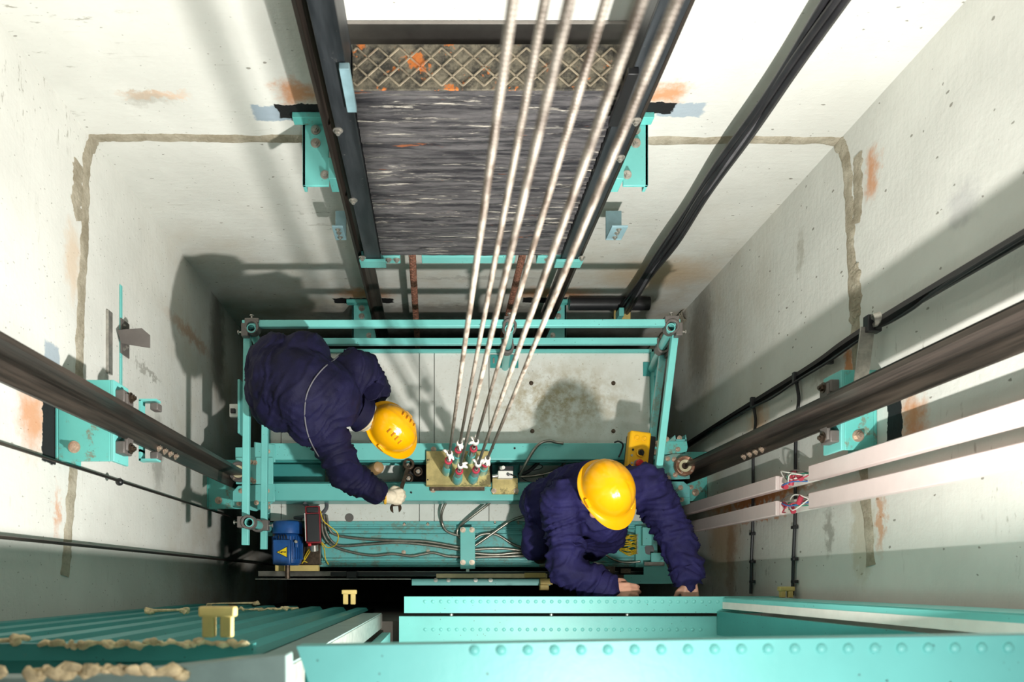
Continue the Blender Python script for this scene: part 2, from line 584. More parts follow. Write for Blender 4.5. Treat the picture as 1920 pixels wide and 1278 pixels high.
# ------------------------------------------------------------------ the setting: a concrete lift shaft
XL, XR, YB, ZF, ZT = -1.37, 1.59, 1.75, -2.6, 6.2
struct(MB().box((XL - .2, YB, ZF), (XR + .2, YB + .2, ZT)).build('wall_back', 'wall_back'))
struct(MB().box((XL - .2, -.9, ZF), (XL, YB, ZT)).build('wall_left', 'wall_left'))
struct(MB().box((XR, -.9, ZF), (XR + .2, YB, ZT)).build('wall_right', 'wall_right'))
struct(MB().box((XL - .2, -.9, ZF - .2), (XR + .2, YB + .2, ZF)).build('floor', 'pit'))
struct(MB().box((XL, -.3, ZF), (XR, -.185, .80)).build('wall_front', 'pit'))
struct(MB().box((XL, -.9, ZF), (XR, -.7, 3.1)).build('wall_landing', 'lobby'))
struct(MB().box((XL - .2, -2.6, 3.1), (XR + .2, -.42, 3.19)).build('floor_landing', 'lobby'))


def mortar_strip(name, pts, w, out, nrm, seed):
    """a rough line of mortar along a joint: bumpy strip with ragged edges. nrm points off the wall"""
    P = spline(pts, 30)
    bm = bmesh.new()
    nrm = V(nrm)
    rows = []
    K = 6
    for i, p in enumerate(P):
        t = (P[min(i + 1, len(P) - 1)] - P[max(i - 1, 0)]).normalized()
        s = t.cross(nrm).normalized()
        a = w * (1.05 + .5 * noise.noise(V((i * .10, seed, 0))) + .14 * noise.noise(V((i * .5, seed, 4))))
        b = w * (1.05 + .5 * noise.noise(V((i * .11, seed + 9, 0))) + .14 * noise.noise(V((i * .45, seed, 8))))
        row = []
        for k_ in range(K + 1):
            u = k_ / K
            o = -a + (a + b) * u
            hgt = out * (0 if k_ in (0, K) else 1.0 + .5 * noise.noise(V((i * .25, u * 3, seed)))) - (.002 if k_ in (0, K) else 0)
            row.append(bm.verts.new(p + s * o + nrm * hgt))
        rows.append(row)
    for a, b in zip(rows, rows[1:]):
        for k_ in range(K):
            bm.faces.new((a[k_], a[k_ + 1], b[k_ + 1], b[k_]))
    m = MB()
    m.bm.free()
    m.bm = bm
    return struct(m.build(name, 'mortar', None, sharp=3))


mortar_strip('trim_1', [WY(x, y, YB) for x, y in ((172, 268), (186, 259), (320, 258), (450, 260), (640, 260), (900, 262), (1200, 264), (1420, 262), (1575, 265))], .028, .004, (0, -1, 0), 1)
mortar_strip('trim_2', [WX(x, y, XL) for x, y in ((176, 262), (163, 300), (160, 380), (158, 470), (152, 560), (149, 680), (142, 800), (136, 900), (128, 1000), (122, 1080))], .034, .004, (1, 0, 0), 4)
mortar_strip('trim_3', [WX(x, y, XR) for x, y in ((1570, 262), (1586, 300), (1592, 380), (1594, 450), (1600, 560), (1606, 660), (1612, 800), (1622, 920), (1634, 1060))], .032, .004, (-1, 0, 0), 7)
mortar_strip('trim_4', [WX(x, y, XL) for x, y in ((148, 306), (146, 340), (144, 380), (150, 414))], .042, .003, (1, 0, 0), 11)
mortar_strip('trim_5', [WX(x, y, XR) for x, y in ((1608, 290), (1608, 330), (1609, 380), (1604, 420))], .034, .003, (-1, 0, 0), 14)
mortar_strip('trim_6', [WX(x, y, XR) for x, y in ((1602, 500), (1606, 540), (1606, 580), (1598, 606))], .032, .006, (-1, 0, 0), 17)
# rough mortar in the two far corners, by the car roof
mortar_strip('trim_7', [V((XR - .006, YB - .04, z)) for z in (-.55, -.7, -.9, -1.2, -1.6)], .035, .02, V((-1, -.3, 0)).normalized(), 24)

# ------------------------------------------------------------------ landing door frame (nearest the camera)


def dimples(m, p, q, step, r, h, up=(0, 0, 1)):
    """a row of pressed spot-weld bumps from p to q"""
    p, q = V(p), V(q)
    n = int((q - p).length / step)
    for i in range(n + 1):
        c = p.lerp(q, i / n)
        m.lathe([(r, -.001), (r * .93, h * .45), (r * .6, h * .85), (r * .2, h)], c, up, 12)


# lowest cross member: the worker's hands rest on it
t = thing('frame_crossbar', (.65, -.15, .8), 'turquoise dimpled steel crossbar under whose edge the two bare hands reach', 'crossbar')
m = MB().box((-.155, -.142, .896), (1.553, -.0676, .90)).box((-.155, -.072, .81), (1.553, -.0676, .897))
dimples(m, (-.06, -.090, .90), (1.30, -.090, .90), .0355, .0088, .005)
m.build('channel', 'teal_clean', t)
t = thing('frame_crossbar', (.6, -.2, .8), 'turquoise dimpled steel crossbar set back behind the one the hands hold', 'crossbar')
m = MB().box((-.18, -.31, .856), (1.51, -.1587, .86)).box((-.18, -.163, .81), (1.51, -.1587, .857))
dimples(m, (-.06, -.219, .86), (1.20, -.219, .86), .0359, .0088, .005)
m.build('channel', 'teal_clean', t)
MB().cyl(W(1424, 1182, .875), W(1441, 1163, .90), .012, n=14).build('pin', 'black', t, .002)
for x in (.06, .52, .87, 1.40):
    MB().cyl((x, -.160, .835), (x, -.148, .835), .009).build('stud', 'zinc', t)

t = thing('sill_beam', (.4, -.2, 3.1), 'blurred turquoise steel sill beam with a row of dimples, nearest of all', 'beam')
A = W(556, 1211, 3.2)
B = W(2050, 1188, 3.2)
m = MB()
m.prism([(A.x, A.y, 3.2), (B.x, B.y, 3.2), (B.x, -.40, 3.2), (A.x + .05, -.40, 3.2), (A.x + .02, A.y - .06, 3.2)], (0, 0, -.004))
m.prism([(A.x, A.y, 3.199), (B.x, B.y, 3.199), (B.x, B.y - .004, 3.199), (A.x, A.y - .004, 3.199)], (0, 0, -.05))
dimples(m, W(890, 1219, 3.2), W(1890, 1214, 3.2), .0395, .0085, .007)
m.build('channel', 'teal_clean', t)
MB().prism([(A.x, A.y + .0005, 3.196), (B.x, B.y + .0005, 3.196), (B.x, B.y - .008, 3.196), (A.x, A.y - .008, 3.196)], (0, 0, -.006)).build('rubber_lip', 'grey_bar', t)

# two upright jambs
t = thing('door_jamb', (-.29, -.17, .87), 'grey-green upright door jamb with bright inner edge, beside the ribbed sheet', 'door jamb')
MB().box((-.345, -.147, .865), (-.260, -.143, 3.06)).build('face_strip', 'jamb', t)
MB().box((-.264, -.210, .865), (-.257, -.147, 3.06)).build('inner_edge', 'zinc', t)
MB().box((-.257, -.33, .865), (-.220, -.232, 3.06)).build('rear_strip', 'teal_clean', t)
t = thing('door_jamb', (1.38, -.1, .9), 'pale turquoise upright door jamb meeting the wall that carries the pinkish ducts', 'door jamb')
MB().box((1.30, -.075, .902), (1.50, -.071, 3.06)).build('face_strip', 'teal_clean', t)
MB().box((1.285, -.122, .902), (1.30, -.092, 3.06)).build('inner_edge', 'white', t)
MB().box((1.287, -.092, .902), (1.30, -.0745, 3.06)).build('side_strip', 'teal_clean', t)
MB().box((1.26, -.24, .902), (1.285, -.135, 3.06)).build('rear_strip', 'teal_dark', t)

# ribbed sheet either side of the opening
def ribbed(x0, x1, y, z0, z1, pitch, depth, slope=0.0):
    m = MB()
    prof = []
    x = x0
    while x < x1 - 1e-6:
        for u, o in ((0, 0), (.28, 0), (.40, depth), (.80, depth), (.92, 0)):
            prof.append((min(x + u * pitch, x1), y + o + slope * (min(x + u * pitch, x1) - x0)))
        x += pitch
    prof.append((x1, y + slope * (x1 - x0)))
    n = len(prof)
    vs = [(px_, py_, z) for z in (z0, z1) for px_, py_ in prof] + [(px_, py_ - .002, z) for z in (z0, z1) for px_, py_ in prof]
    fs = [(i, i + 1, n + i + 1, n + i) for i in range(n - 1)] + [(2 * n + i, 3 * n + i, 3 * n + i + 1, 2 * n + i + 1) for i in range(n - 1)]
    fs += [(n + i, n + i + 1, 3 * n + i + 1, 3 * n + i) for i in range(n - 1)]
    m._faces(vs, fs)
    return m


t = thing('ribbed_sheet', (-.8, -.11, .2), 'long dark turquoise ribbed sheet with tan foam crumbs, between shaft wall and jamb', 'sheet')
ribbed(XL + .004, -.348, -.138, .2, 2.9, .125, .020, -.024).build('ribs', 'teal_dark', t)
t = thing('ribbed_sheet', (1.5, -.11, 1.0), 'short grey turquoise ribbed sheet in the corner by the pinkish ducts', 'sheet')
ribbed(1.505, XR - .004, -.095, .86, 3.06, .042, .015).build('ribs', 'jamb', t)
t = thing('ledge_sheet', (-.8, -.25, 3.1), 'blurred grey turquoise ledge with tan foam at the picture corner, beside the sill beam', 'ledge')
MB().prism([(-1.36, -.150, 3.21), (-.56, -.148, 3.21), (-.30, -.118, 3.21), (-.235, -.112, 3.21), (-.23, -.40, 3.21), (-1.36, -.40, 3.21)], (0, 0, -.06)).build('top_plate', 'jamb', t, .003)
MB().box((-1.36, -.150, 2.905), (-.352, -.118, 2.93)).build('trim_strip', 'teal_dark', t)
MB().box((-1.36, -.41, 2.88), (-.215, -.152, 2.90)).build('cap_plate', 'teal_dark', t, .002)


def foam(label, pts, r, n, seed):
    rnd = random.Random(seed)
    P = spline(pts, 20)
    m = MB().tube(P, r * .4, 8)
    for i in range(n):
        p = P[rnd.randrange(len(P))]
        s = r * rnd.uniform(.3, .9)
        m.sph(p + V((rnd.uniform(-.012, .012), rnd.uniform(-.4, .6) * r, rnd.uniform(-.2, .5) * r)), (s * rnd.uniform(1, 2.0), s * .9, s * .8), seg=8)
    for v in m.bm.verts:
        v.co += V((noise.noise(v.co * 60), noise.noise(v.co * 60 + V((9, 0, 0))), noise.noise(v.co * 60 + V((0, 9, 0))))) * r * .7
    o = m.build('foam_bead', 'foam', None, sharp=3)
    return tag(o, label, 'foam', 'beads of mounting foam')


foam('long bead of tan foam on the ribbed sheet under the larger tan clip', [(-.74, -.120, 2.935), (-.60, -.118, 2.94), (-.48, -.116, 2.94), (-.37, -.118, 2.94)], .009, 60, 2)
foam('thick blurred tan foam bead at the edge of the corner ledge', [(-.62, -.142, 3.222), (-.54, -.136, 3.23), (-.46, -.136, 3.23), (-.38, -.140, 3.222)], .012, 46, 3)
foam('small tan foam lump at the picture edge on the corner ledge', [(-.72, -.142, 3.22), (-.675, -.142, 3.22)], .011, 12, 5)
foam('short tan foam bead on the ribbed sheet against the shaft wall', [(-.90, -.114, 2.925), (-.80, -.112, 2.925)], .011, 12, 7)
foam('tan foam bead lower on the ribbed sheet, nearer the pit', [W(280, 1143, 1.6), W(345, 1144, 1.6)], .012, 22, 8)
foam('thin crumbly foam bead on the ribbed sheet between the two tan clips', [W(440, 1142, 1.3), W(520, 1141, 1.3), W(560, 1140, 1.3)], .009, 26, 9)
foam('farthest thin foam bead on the ribbed sheet near the dark pit', [W(390, 1132, .8), W(480, 1130, .8)], .010, 20, 10)


def clip(px, py0, py1, z, label):
    a = W(px, py0, z)
    b = W(px, py1, z)
    t = thing('spacer_clip', (b.x, b.y, z), label, 'clip', 'tan plastic spacer clips')
    MB().cbox((a.x, a.y - .008, z), (.068, .020, .03)).build('head', 'tan', t, .004)
    for s in (-.017, .017):
        MB().box((a.x + s - .011, b.y - .004, z - .011), (a.x + s + .011, a.y - .014, z + .011)).build('leg', 'tan', t, .003)
    return t


clip(409, 1138, 1190, 2.93, 'larger tan plastic clip with two legs on the ribbed sheet, near the camera')
clip(655, 1106, 1131, .9, 'small tan plastic clip far down on the ribbed sheet, by the jamb')
clip(1474, 1100, 1118, 1.0, 'small tan plastic clip beside the end of the hand-held crossbar')

# ------------------------------------------------------------------ guide rails


def t_rail(name, label, x_base, x_nose, y, z0, z1, hw, group):
    t = thing(name, ((x_base + x_nose) / 2, y, z0), label, 'guide rail', group)
    s = 1 if x_nose > x_base else -1
    poly = [(x_base, y - hw), (x_base + s * .011, y - hw), (x_base + s * .02, y - .012), (x_nose - s * .035, y - .009), (x_nose - s * .033, y - .0085), (x_nose, y - .0085),
            (x_nose, y + .0085), (x_nose - s * .033, y + .0085), (x_nose - s * .035, y + .009), (x_base + s * .02, y + .012), (x_base + s * .011, y + hw), (x_base, y + hw)]
    MB().prism([(a, b, z0) for a, b in poly], (0, 0, z1 - z0)).build('rail_profile', 'rail', t, sharp=.3)
    return t


rl = t_rail('guide_rail', 'dark T-section car guide rail beside the two thin wires', -1.13, -1.02, .575, ZF, ZT, .062, 'car guide rails')
rr = t_rail('guide_rail', 'dark T-section car guide rail beside the pinkish white ducts', 1.43, 1.32, .622, ZF, ZT, .062, 'car guide rails')
t_rail('counterweight_rail', 'dark counterweight guide rail on the side of the bent worker', -.385, -.315, 1.56, ZF, ZT, .042, 'counterweight guide rails')
t_rail('counterweight_rail', 'dark counterweight guide rail on the side of the hanging black cables', .671, .601, 1.56, ZF, ZT, .042, 'counterweight guide rails')


def fishplate(t, xb, y, z, s):
    MB().box((min(xb - s * .012, xb), y - .055, z - .16), (max(xb - s * .012, xb), y + .055, z + .16)).build('joint_plate', 'rail', t, .002)
    for k_ in range(4):
        bolt(t, (xb + s * .012, y - .042, z - .10 + .066 * k_), (s, 0, 0), .011, 'bolt')


fishplate(rl, -1.13, .575, 1.22, 1)
fishplate(rr, 1.43, .622, .92, -1)


def rail_bracket(label, xw, xb, y, z, s):
    """bracket from the wall (xw) to the back of a rail (xb)"""
    t = thing('rail_bracket', (xw, y, z - .15), label, 'bracket', 'car guide rail brackets')
    x0 = xw + s * .001
    MB().box((min(x0, x0 + s * .012), y - .145, z - .20), (max(x0, x0 + s * .012), y + .145, z - .02)).build('wall_plate', 'teal_dirty', t, .003)
    MB().box((min(x0 + s * .012, xb - s * .03), y - .145, z - .032), (max(x0 + s * .012, xb - s * .03), y + .145, z - .02)).build('shelf_plate', 'teal_dirty', t, .002)
    MB().box((min(xb - s * .03, xb - s * .016), y - .145, z - .15), (max(xb - s * .03, xb - s * .016), y + .145, z - .02)).build('rail_plate', 'teal_clean', t, .002)
    bolt(t, (x0 + s * .07, y - .095, z - .02), (0, 0, 1), .014)
    for o in (-.092, .092):
        g = 1 if o > 0 else -1
        c = MB().cbox((xb - s * .002, y + o, z - .07), (.036, .045, .075))
        c.cbox((xb + s * .017, y + o - g * .016, z - .07), (.014, .055, .06))
        cl = c.build('rail_clip', 'clamp', t, .005)
        bolt(t, (xb + s * .024, y + o, z - .07), (s, 0, 0), .013, 'dark_bolt')
    return t


rail_bracket('spattered turquoise rail bracket on the wall with the thin wires', XL, -1.142, .575, 1.66, 1)
rail_bracket('spattered turquoise rail bracket on the wall above the pinkish ducts', XR, 1.442, .622, 1.62, -1)
# lower pair near the car
rail_bracket('shadowed turquoise rail bracket low beside the bent worker\'s guard rail', XL, -1.142, .575, -.15, 1)
rail_bracket('shadowed turquoise rail bracket low beside the yellow control box', XR, 1.442, .622, -.15, -1)
t = thing('rail_hook_clip', (-1.12, .7, 1.38), 'thin turquoise strap clamp on the guide rail beside its row of bolts', 'clamp')
P = [(-1.15, .665), (-1.15, .70), (-1.10, .70), (-1.10, .655)]
m = MB()
m.bar((-1.150, .50, 1.40), (-1.150, .70, 1.40), .008, .045).bar((-1.153, .70, 1.40), (-1.085, .70, 1.40), .008, .045).bar((-1.153, .47, 1.40), (-1.085, .47, 1.40), .008, .045).bar((-1.15, .465, 1.40), (-1.15, .51, 1.40), .008, .045)
m.build('strap', 'teal_clean', t)
for y in (.675, .487):
    MB().cbox((-1.095, y, 1.40), (.03, .028, .05)).build('rail_clip', 'clamp', t, .004)

# counterweight rail brackets
for (x0, x1, z, lab) in ((-.515, -.415, 1.47, 'upper turquoise counterweight bracket on the bent worker\'s side, above the wall joint'),
                         (.70, .795, 1.47, 'upper turquoise counterweight bracket on the hanging cables\' side, above the wall joint'),
                         (-.54, -.42, -.44, 'lower turquoise counterweight bracket behind the guard rail on the bent worker\'s side'),
                         (.70, .80, -.44, 'lower turquoise counterweight bracket behind the guard rail, near the black pipe')):
    t = thing('counterweight_bracket', ((x0 + x1) / 2, 1.6, z - .08), lab, 'bracket', 'counterweight rail brackets')
    MB().box((x0, 1.50, z - .012), (x1, 1.749, z)).build('arm_plate', 'teal', t, .002)
    out = x0 if x0 < 0 else x1 - .012
    MB().box((out, 1.50, z - .05), (out + .012, 1.749, z)).build('flange', 'teal', t, .002)
    sx = x1 if x0 < 0 else x0
    e = .03 if x0 < 0 else -.03
    MB().box((min(sx, sx + e), 1.52, z - .09), (max(sx, sx + e), 1.60, z + .012)).build('rail_plate', 'teal', t, .002)
    MB().box((x0 - .03, 1.728, z + .002), (x1 + .01, 1.749, z + .05)).build('wall_angle', 'teal_dirty', t, .002)
    for yy in (1.66, 1.71):
        bolt(t, ((x0 + x1) / 2, yy, z), (0, 0, 1), .012, 'zinc')
    bolt(t, (sx - e * .5, 1.54, z), (0, 0, 1), .011, 'zinc')

# ------------------------------------------------------------------ counterweight
cw = thing('counterweight_cage', (.14, 1.58, .7), 'dark steel counterweight frame with turquoise bottom beam, holding the stacked slabs', 'frame')
YF = 1.509
for x0, x1, xw in ((-.342, -.270, -.278), (.573, .654, .573)):
    MB().box((x0, YF - .004, .734), (x1, YF + .006, 6.0)).box((xw, YF + .006, .734), (xw + .008, YF + .15, 6.0)).build('upright', 'cw_steel', cw, .002)
for x0, x1 in ((-.362, -.181), (-.079, .362), (.466, .669)):
    MB().box((x0, YF + .012, .70), (x1, YF + .14, .775)).build('bottom_beam', 'teal_clean', cw, .003)
for x0, x1 in ((-.368, -.247), (.549, .675)):
    MB().box((x0, YF - .018, .723), (x1, YF - .006, .80)).build('corner_plate', 'teal', cw, .002)
for x0, x1, z0, z1, ma in ((-.288, -.258, 1.953, 2.161, 'steel_blue'), (.554, .587, 1.876, 2.139, 'black')):
    MB().box((x0, 1.483, z0), (x1, 1.503, z1)).build('guide_shoe', ma, cw, .002)
for x0, x1, s in ((-.472, -.4225, -1), (.768, .84, 1)):
    MB().box((x0, 1.569, .844), (x1, 1.70, .855)).box((x0, 1.569, .855), (x1, 1.578, .976)).build('guide_shoe', 'steel_blue', cw, .002)
    for z in (.877, .921, .954):
        bolt(cw, ((x0 + x1) / 2, 1.569, z), (0, -1, 0), .008, 'zinc')
for x, z in ((-.353, .811), (.665, .811), (-.236, .751), (-.197, .751), (.516, .751), (-.335, 1.821), (-.336, 1.349), (.645, 1.656), (.645, 1.876)):
    bolt(cw, (x, YF - .004 if abs(x - .155) > .44 else YF + .012, z), (0, -1, 0), .011, 'zinc')

ORD = 'topmost second third fourth fifth sixth seventh eighth ninth tenth eleventh twelfth thirteenth lowest'.split()
N = 14
zb, zt = .782, 2.002
hh = (zt - zb) / N


def slab_mesh(seed):
    bm = bmesh.new()
    nx, prof = 40, []
    for u, o in ((0, .012), (.06, .004), (.16, 0), (.30, .003), (.42, .010), (.50, .013), (.58, .009), (.72, .002), (.86, 0), (.95, .005), (1, .014)):
        prof.append((o, u * hh * .97))
    rows = []
    for i in range(nx + 1):
        x = -.267 + i / nx * .837
        r = []
        for j, (o, z) in enumerate(prof):
            w = noise.noise(V((x * 9, z * 60, seed))) * .005 + noise.noise(V((x * 30, z * 90, seed))) * .003
            r.append(bm.verts.new((x, YF + .012 + o + w, z)))
        r.append(bm.verts.new((x, 1.66, hh * .97)))
        r.append(bm.verts.new((x, 1.66, 0)))
        rows.append(r)
    n = len(rows[0])
    for a, b in zip(rows, rows[1:]):
        for j in range(n):
            bm.faces.new((a[j], a[(j + 1) % n], b[(j + 1) % n], b[j]))
    bm.faces.new(rows[0])
    bm.faces.new(rows[-1][::-1])
    return bm


for i in range(N):
    m = MB()
    m.bm.free()
    m.bm = slab_mesh(i * 3.7)
    bmesh.ops.translate(m.bm, verts=m.bm.verts[:], vec=(0, 0, zt - (i + 1) * hh))
    lab = '%s slate-grey cast weight slab in the counterweight stack' % ORD[i]
    if 0 < i < N - 1:
        lab = '%s slate-grey cast weight slab from the top of the counterweight stack' % ORD[i]
    tag(m.build('weight_slab', 'slab', None, sharp=1.2), lab, 'weight', 'cast slabs stacked in the counterweight')

t = thing('checker_plate', (.14, 1.45, zt), 'rusty dark checker plate with diamond ribs lying on the topmost weight slab', 'plate')
MB().box((-.266, YF + .012, zt), (.570, 1.66, zt + .008)).build('plate_body', 'checker', t, .001)
m = MB()
y0, y1 = YF + .022, 1.648
w = (y1 - y0)
x = -.266 - w
step = w * .56
while x < .58:
    for s in (1, -1):
        a, b = V((x, y0 if s > 0 else y1, zt + .0085)), V((x + w * 1.12, y1 if s > 0 else y0, zt + .0085))
        pts = []
        for q in (a, b):
            pts.append(q)
        d = b - a
        ta = max(0, (-.263 - a.x) / d.x)
        tb = min(1, (.566 - a.x) / d.x)
        if tb - ta > .05:
            m.bar(a + d * ta, a + d * tb, .0052, .004)
    x += step
m.build('diamond_ribs', 'rib', t, .001)

o = MB().box((-.29, 1.738, 1.895), (.66, 1.749, 1.989)).build('wall_bar', 'grey_bar', None, .002)
tag(o, 'flat dark grey bar across the long wall just behind the rusty checker plate', 'bar')

# compensation chains: braided
for x0, x1, lab in ((-.126, -.154, 'braided copper-brown chain under the counterweight, nearer the bent worker'),
                    (.408, .430, 'braided copper-brown chain under the counterweight, seen behind the white ropes')):
    m = MB()
    for ph in range(4):
        for hd in (1, -1):
            pts = []
            n = 230
            for i in range(n + 1):
                u = i / n
                z = .76 - u * 3.0
                a = hd * (i * .62) + ph * PI / 2
                pts.append((x0 + (x1 - x0) * u + 0.0127 * math.cos(a), 1.586 + .0127 * math.sin(a), z))
            m.tube(pts, .0063, 5)
    o = m.build('compensation_chain', 'copper', None, sharp=3)
    tag(o, lab, 'chain', 'braided chains under the counterweight')

# hanging travelling cables on the back wall
t = thing('travelling_cable', (1.14, 1.66, -.42), 'bundle of glossy black hanging cables on the long wall, behind the ropes', 'cable')
rnd = random.Random(3)
for i in range(5):
    pts = []
    ph = rnd.uniform(0, 6)
    for j in range(60):
        z = 5.8 - j * .1065
        pts.append((1.115 + i * .0125 + .005 * math.sin(z * 7 + ph), 1.665 - .012 * (i % 2) + .006 * math.sin(z * 5 + ph * 2), z))
    MB().tube(spline(pts, 3), .0125 if i != 2 else .015, 9).build('cable', 'cable_grey' if i in (2,) else 'cable', t, sharp=3)
MB().cbox((1.13, 1.64, -.36), (.10, .10, .03)).build('end_clamp', 'tan', t, .004)
MB().cbox((1.10, 1.62, -.29), (.03, .05, .10)).build('clamp_arm', 'teal', t, .003)

o = MB().tube([(.80, 1.70, -.33), (1.29, 1.70, -.33)], .040, 18).build('conduit_pipe', 'cable', None)
tag(o, 'short thick black pipe lying level on the long wall behind the hanging cables', 'pipe')

# ------------------------------------------------------------------ wall at the thin wires
t = thing('governor_rope', (-1.30, .41, ZF), 'thin dark wire with a black ball, beside the guide rail', 'wire', 'thin wires along the wall')
MB().tube([(-1.30, .415, ZT), (-1.30, .405, ZF)], .0055, 8).build('wire', 'rail', t)
MB().sph(WX(224, 903, -1.30), .016, seg=16).build('ball', 'black', t)
o = MB().tube([(-1.30, .132, ZT), (-1.30, .132, ZF)], .006, 8).build('governor_rope', 'rail', None)
tag(o, 'thin plain dark wire nearest the landing, without a ball', 'wire', 'thin wires along the wall')

o = MB().box((XL + .001, .76, 1.060), (XL + .006, 1.275, 1.082)).build('mounting_strip', 'teal_clean', None, .001)
tag(o, 'narrow turquoise strip fixed across the wall behind the small grey angle bracket', 'strip')
t = thing('mounting_bracket', (-1.3, 1.07, 1.04), 'small dark grey angle bracket with bolt holes on the turquoise strip', 'bracket')
MB().prism([WX(220, 618, -1.36) + V((0, 0, 0)), (-1.36, 1.02, 1.09), (-1.235, 1.0, 1.09), (-1.235, 1.055, 1.09), (-1.27, 1.085, 1.09)], (0, 0, -.005)).build('vane_plate', 'clamp', t, .001)
MB().box((-1.364, .98, 1.00), (-1.358, 1.13, 1.085)).build('back_plate', 'clamp', t, .001)
for y, z in ((1.105, 1.06), (1.005, 1.06), (1.02, 1.03)):
    bolt(t, (-1.358, y, z), (1, 0, 0), .006, 'zinc')
o = MB().box((XL + .001, .86, 1.175), (XL + .012, 1.12, 1.215)).build('mounting_strip', 'zinc', None, .001)
tag(o, 'short pale zinc channel on the wall next to the turquoise strip', 'strip')

# ------------------------------------------------------------------ wall with the ducts
for y0, y1, lab, zt_ in ((.405, .468, 'upper pinkish white cable duct running along the wall, nearer the guide rail', ZT),
                         (.292, .358, 'lower pinkish white cable duct running along the wall, nearer the landing', ZT)):
    t = thing('cable_duct', (1.53, (y0 + y1) / 2, ZF), lab, 'duct', 'pinkish white cable ducts')
    for za, zb_ in ((ZF, .98), (1.28, ZT)):
        MB().box((1.492, y0, za), (1.512, y1, zb_)).build('cover', 'duct', t, .004)
        MB().box((1.512, y0 + .004, za), (1.545, y1 - .004, zb_)).build('trunk', 'duct', t, .002)
    MB().box((1.530, y0 + .004, .98), (1.545, y1 - .004, 1.28)).build('open_trunk', 'white', t, .002)
    rnd = random.Random(int(y0 * 1000))
    for i in range(7):
        z0 = rnd.uniform(.98, 1.06)
        ya = rnd.uniform(y0 + .01, y1 - .01)
        P = [(1.528, ya, z0), (1.505 - rnd.uniform(0, .03), ya + rnd.uniform(-.03, .03), z0 + .07), (1.50 - rnd.uniform(0, .03), ya + rnd.uniform(-.03, .03), z0 + .14), (1.528, rnd.uniform(y0 + .01, y1 - .01), z0 + .21)]
        MB().tube(spline(P, 6), .0028, 6).build('wire', ('white', 'blue_wire', 'white', 'green_wire', 'clamp', 'white', 'red_tape')[i], t)
    for i in range(3):
        MB().cyl((1.500, rnd.uniform(y0, y1), 1.04 + i * .07), (1.500, rnd.uniform(y0, y1), 1.065 + i * .07), .011, n=12).build('connector', 'red_tape', t)

for z, lab in ((.56, 'black wall cable crossing behind the ducts, nearer the car'), (1.02, 'black wall cable crossing behind the ducts, farther from the car')):
    t = thing('wall_cable', (1.58, .5, z - .01), lab, 'cable', 'black cables across the wall with the ducts')
    x = 1.575
    m = MB().tube(spline([(1.565, .90, z + .002), (x - .012, .885, z), (x, .80, z), (x, .72, z - .02), (x, .6, z - .03), (x, .3, z - .035), (x, .12, z - .05), (x, -.06, z - .06)], 8), .0075, 8)
    m.build('cable', 'cable', t)
    m = MB()
    m.tube([(x + .007, .36, z - .055), (x + .007, -.06, z - .08)], .004, 6)
    m.build('thin_wire', 'cable_grey', t)
    for y in (.24, .10, .0):
        MB().cbox((x, y, z - .04), (.022, .014, .03)).build('saddle', 'cable', t, .002)

t = thing('flat_cable', (1.54, .9, -.6), 'flat black cable strap running down the wall above the guide rail', 'cable')
pts = [(1.545, .915, ZT), (1.545, .91, 3.0), (1.54, .905, 1.66), (1.56, .895, 1.2), (1.57, .89, .7), (1.57, .88, .2), (1.56, .86, -.3), (1.55, .84, -.8)]
P = spline(pts, 10)
m = MB()
for a, b in zip(P, P[1:]):
    m.bar(a, b, .036, .012, (1, 0, 0))
bmesh.ops.remove_doubles(m.bm, verts=m.bm.verts[:], dist=.0005)
m.build('strap', 'cable', t)
pts = [(1.53, .888, ZT), (1.50, .885, 2.6), (1.54, .885, 1.85), (1.54, .89, 1.66), (1.545, .872, 1.35), (1.55, .868, 1.05), (1.55, .855, .8), (1.56, .868, .45), (1.56, .86, 0)]
MB().tube(spline(pts, 8), .006, 7).build('thin_cable', 'cable', t)
for z in (1.32, 1.02, .56):
    MB().cbox((1.56, .89, z), (.022, .05, .02)).build('strap_tie', 'cable', t, .002)
t = thing('cable_clamp', (1.50, .9, 1.6), 'zinc cable clamp with long arm reaching to the guide rail', 'clamp')
MB().cbox((1.535, .91, 1.665), (.05, .06, .035)).build('jaw', 'cable', t, .003)
MB().lathe([(.024, -.012), (.024, .012), (.017, .012), (.017, -.012)], (1.53, .915, 1.70), (1, .2, .3), 18, closed=True).build('ring', 'zinc', t)
MB().bar((1.52, .90, 1.66), (1.49, .655, 1.66), .05, .006).bar((1.585, .70, 1.655), (1.49, .70, 1.655), .05, .006).build('arm', 'zinc', t, .001)

# ------------------------------------------------------------------ the car: roof, trim, crosshead
car = thing('elevator_car', (.127, .7, -2.3), 'lift car seen from above with cream roof sheets and turquoise crosshead beams', 'lift car')
MB().box((-.95, .10, -2.3), (1.205, 1.305, -.06)).build('car_body', 'teal_dark', car, .004)
ys = .345
for i, (x0, x1) in enumerate(((-.958, -.895), (-.895, -.109), (-.109, -.024), (-.024, .288), (.288, 1.205))):
    MB().box((x0 + .0015, ys, -.03), (x1 - .0015, 1.305, 0)).build('roof_sheet', 'roof_sheet', car, .002)
m = MB().box((-.965, 1.298, -.05), (1.225, 1.318, .022)).box((1.205, .36, -.05), (1.222, 1.318, .022)).box((-.972, .36, -.05), (-.957, 1.318, .022))
m.build('roof_edge', 'teal', car, .003)
MB().box((1.222, .38, -.35), (1.25, 1.30, -.02)).build('side_channel', 'teal_dark', car, .003)
o = MB().cyl((W(655, 970, 0).x, W(655, 970, 0).y, -.005), (W(655, 970, 0).x, W(655, 970, 0).y, .003), .0245, n=28).build('round_plug', 'clamp', car, .001)
